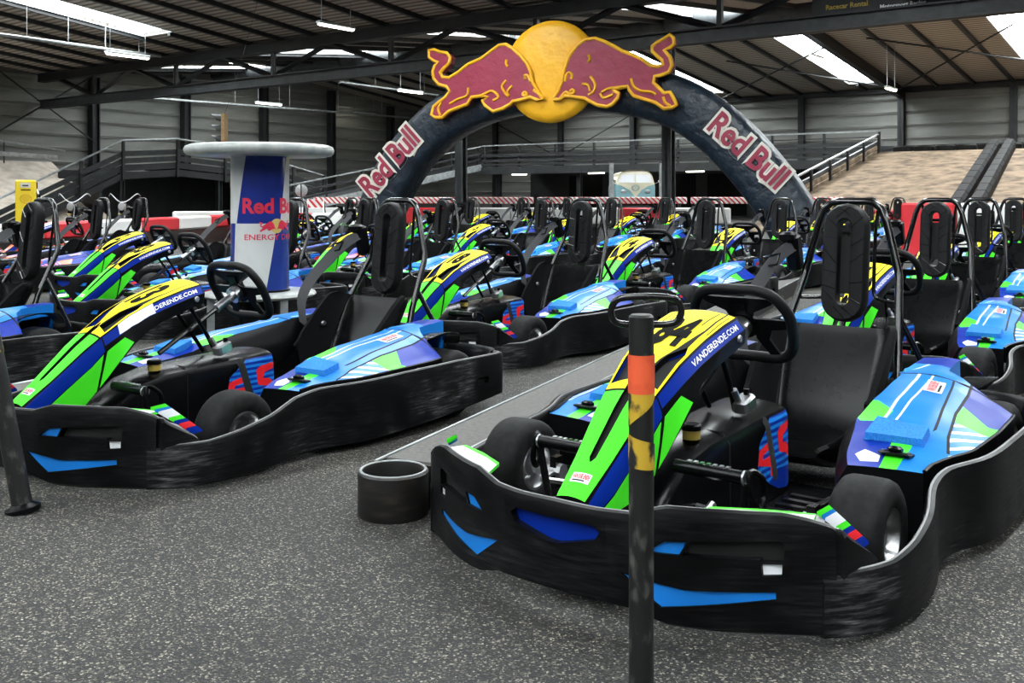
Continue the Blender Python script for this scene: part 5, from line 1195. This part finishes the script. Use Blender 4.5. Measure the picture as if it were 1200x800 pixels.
for s in (-1, 1):
    mb = MB(); mb.lathe([(0.0, -0.05), (0.085, -0.035), (0.11, 0.0), (0.11, 0.02)], 'steel', 20, org=(s*0.50, -0.02, 0.80), ax='y'); mb.obj('headlamp', van)
    mb = MB(); mb.tube([(s*0.80, 0.15, 1.22), (s*0.98, 0.05, 1.32)], 0.012, 'steel', 6); mb.lathe([(0, -0.02), (0.06, -0.01), (0.07, 0.01), (0, 0.02)], 'barrier_white', 14, org=(s*1.0, 0.05, 1.36), ax='y'); mb.obj('wing_mirror', van)
    for y in (0.75, 3.2): mb = MB(); mb.lathe([(0.0, -0.09), (0.20, -0.09), (0.31, -0.08), (0.325, 0), (0.31, 0.08), (0.2, 0.09), (0, 0.09)], 'tyre', 22, org=(s*0.72, y, 0.325), ax='y' if False else 'x'); mb.obj('wheel', van)
mb = MB(); mb.tube([(0.155*math.cos(2*PI*k/24), -0.025, 1.0+0.155*math.sin(2*PI*k/24)) for k in range(24)], 0.016, 'van_blue', 6, closed=True)
mb.tube([(-0.075, -0.025, 1.13), (0.0, -0.025, 1.01), (0.075, -0.025, 1.13)], 0.014, 'van_blue', 6); mb.tube([(-0.125, -0.025, 1.07), (-0.065, -0.025, 0.88), (0.0, -0.025, 1.0), (0.065, -0.025, 0.88), (0.125, -0.025, 1.07)], 0.014, 'van_blue', 6); mb.obj('front_emblem', van)
mb = MB(); mb.tube(smooth_path([(-0.82, 0.12, 0.42), (-0.6, -0.06, 0.42), (0, -0.10, 0.42), (0.6, -0.06, 0.42), (0.82, 0.12, 0.42)], 4), 0.06, 'barrier_white', 8); mb.obj('front_bumper', van)
mb = MB(); mb.rbox((0, 0, 0.295), (2.2, 4.2, 0.59), 'dark_steel', 0.03); o = mb.obj('display_plinth'); o.location = (4.75, 40.4, 0); tag(o, 'dark plinth that carries the camper van', 'platform')
for u, y in ((716.5, 34.0), (775.0, 34.0)):
    p = pix(u, 231, y); mb = MB(); mb.rbox((0, 0, 1.04), (0.14, 0.14, 2.08), 'zinc', 0.02); mb.box((0, 0, 2.10), (0.18, 0.18, 0.03), 'grey_steel'); o = mb.obj('gate_post'); o.location = (p.x, p.y, 0)
    tag(o, 'pale grey gate post beside the camper van', 'post', 'gate posts by the van')
for i in range(3):
    t = link('old_tyre', tyre_me); c = H(22.2, 24.9); t.location = (c.x, c.y-0.55, 0.262*i); tag(t, 'black tyre in the stack before a grey steel column', 'tyre', 'tyres stacked at the column')

# ------------------------------------------------------------------ hanging strip lights
def strip_light(u, v, Yq, length, label, warm=False, rods=True):
    p = pix(u, v, Yq); d = 46.1-(0.595*p.x+0.804*p.y); root = empty('ceiling_light', p, HANG+PI/2); tag(root, label, 'lamp', 'hanging strip lights')
    mb = MB(); mb.rbox((0, 0, 0.06), (length, 0.16, 0.07), 'curb_white', 0.015); mb.obj('housing', root)
    mb = MB(); mb.rbox((0, 0, 0.0), (length-0.06, 0.11, 0.05), 'lamp_warm' if warm else 'lamp', 0.02); mb.obj('tube', root)
    for s in (-0.4, 0.4):
        zz = roofz(d)-p.z-0.02
        mb = MB(); mb.tube([(s*length, 0, 0.09), (s*length, 0, max(0.15, zz))], 0.012, 'dull_steel', 5); mb.obj('hanger', root)
for u, v, Yq, ln, wm in ((150, 66, 31, 1.5, 0), (394, 32, 26.5, 1.3, 0), (158, 107, 46, 1.6, 0), (315, 122, 48, 1.6, 0), (427, 134, 54, 1.7, 0), (481, 108, 44, 1.6, 0), (873, 32, 35, 1.5, 1), (1044, 105, 37, 1.2, 1), (957, 68, 36, 1.3, 1), (567, 66, 42, 1.8, 0), (290, 76, 40, 1.8, 0), (620, 20, 26, 0.8, 0)):
    if u == 620: continue
    strip_light(u, v, Yq, ln, 'hanging strip light below the corrugated roof', bool(wm))
def light_rail(u0, v0, u1, v1, Y0, Y1, label):
    a, b = pix(u0, v0, Y0), pix(u1, v1, Y1); root = empty('light_rail', a); tag(root, label, 'rail')
    mb = MB(); mb.tube([Vector((0, 0, 0)), b-a], 0.05, 'zinc', 6); mb.obj('track', root)
    n = 5
    for i in range(n):
        p = (b-a)*(i+0.3)/n; q = a+p; d = 46.1-(0.595*q.x+0.804*q.y); mb = MB(); mb.tube([p, p+Vector((0, 0, max(0.2, roofz(d)-q.z-0.03)))], 0.014, 'zinc', 5); mb.obj('hanger', root)
light_rail(-40, 35, 188, 66, 26, 34, 'pale hanging light rail under the side skylight')
light_rail(398, 96, 540, 115, 42, 50, 'pale hanging light rail left of the red arch') if False else light_rail(398, 96, 540, 115, 42, 50, 'pale hanging light rail that ends behind the red arch')
light_rail(180, 115, 480, 138, 42, 56, 'long thin light rail in front of the side wall')
# sign on the truss
sg = empty('roof_sign', H(34.6, 24.5, 4.88)); sg.rotation_euler = (0, 0, HANG); tag(sg, 'dark sign board with gold and white lettering high on the roof truss', 'sign')
mat('sign_gold', (0.55, 0.38, 0.05), 0.5)
mb = MB(); mb.box((0.0, 0, 0.35), (5.6, 0.06, 0.9), 'dark_steel'); mb.obj('board', sg)
for txt, x, z, s, m_ in (('Racecar Rental', -2.5, 0.10, 0.15, 'sign_gold'), ('Motorsport Racing', -1.35, 0.0, 0.12, 'white')):
    tm = text_mesh(txt, s, 0.004, 0.004, 'LEFT', 2); map_mesh(tm, lambda a, b, c: Vector((x+a, -0.036-c, z+b)), m_); link('lettering', tm, sg)
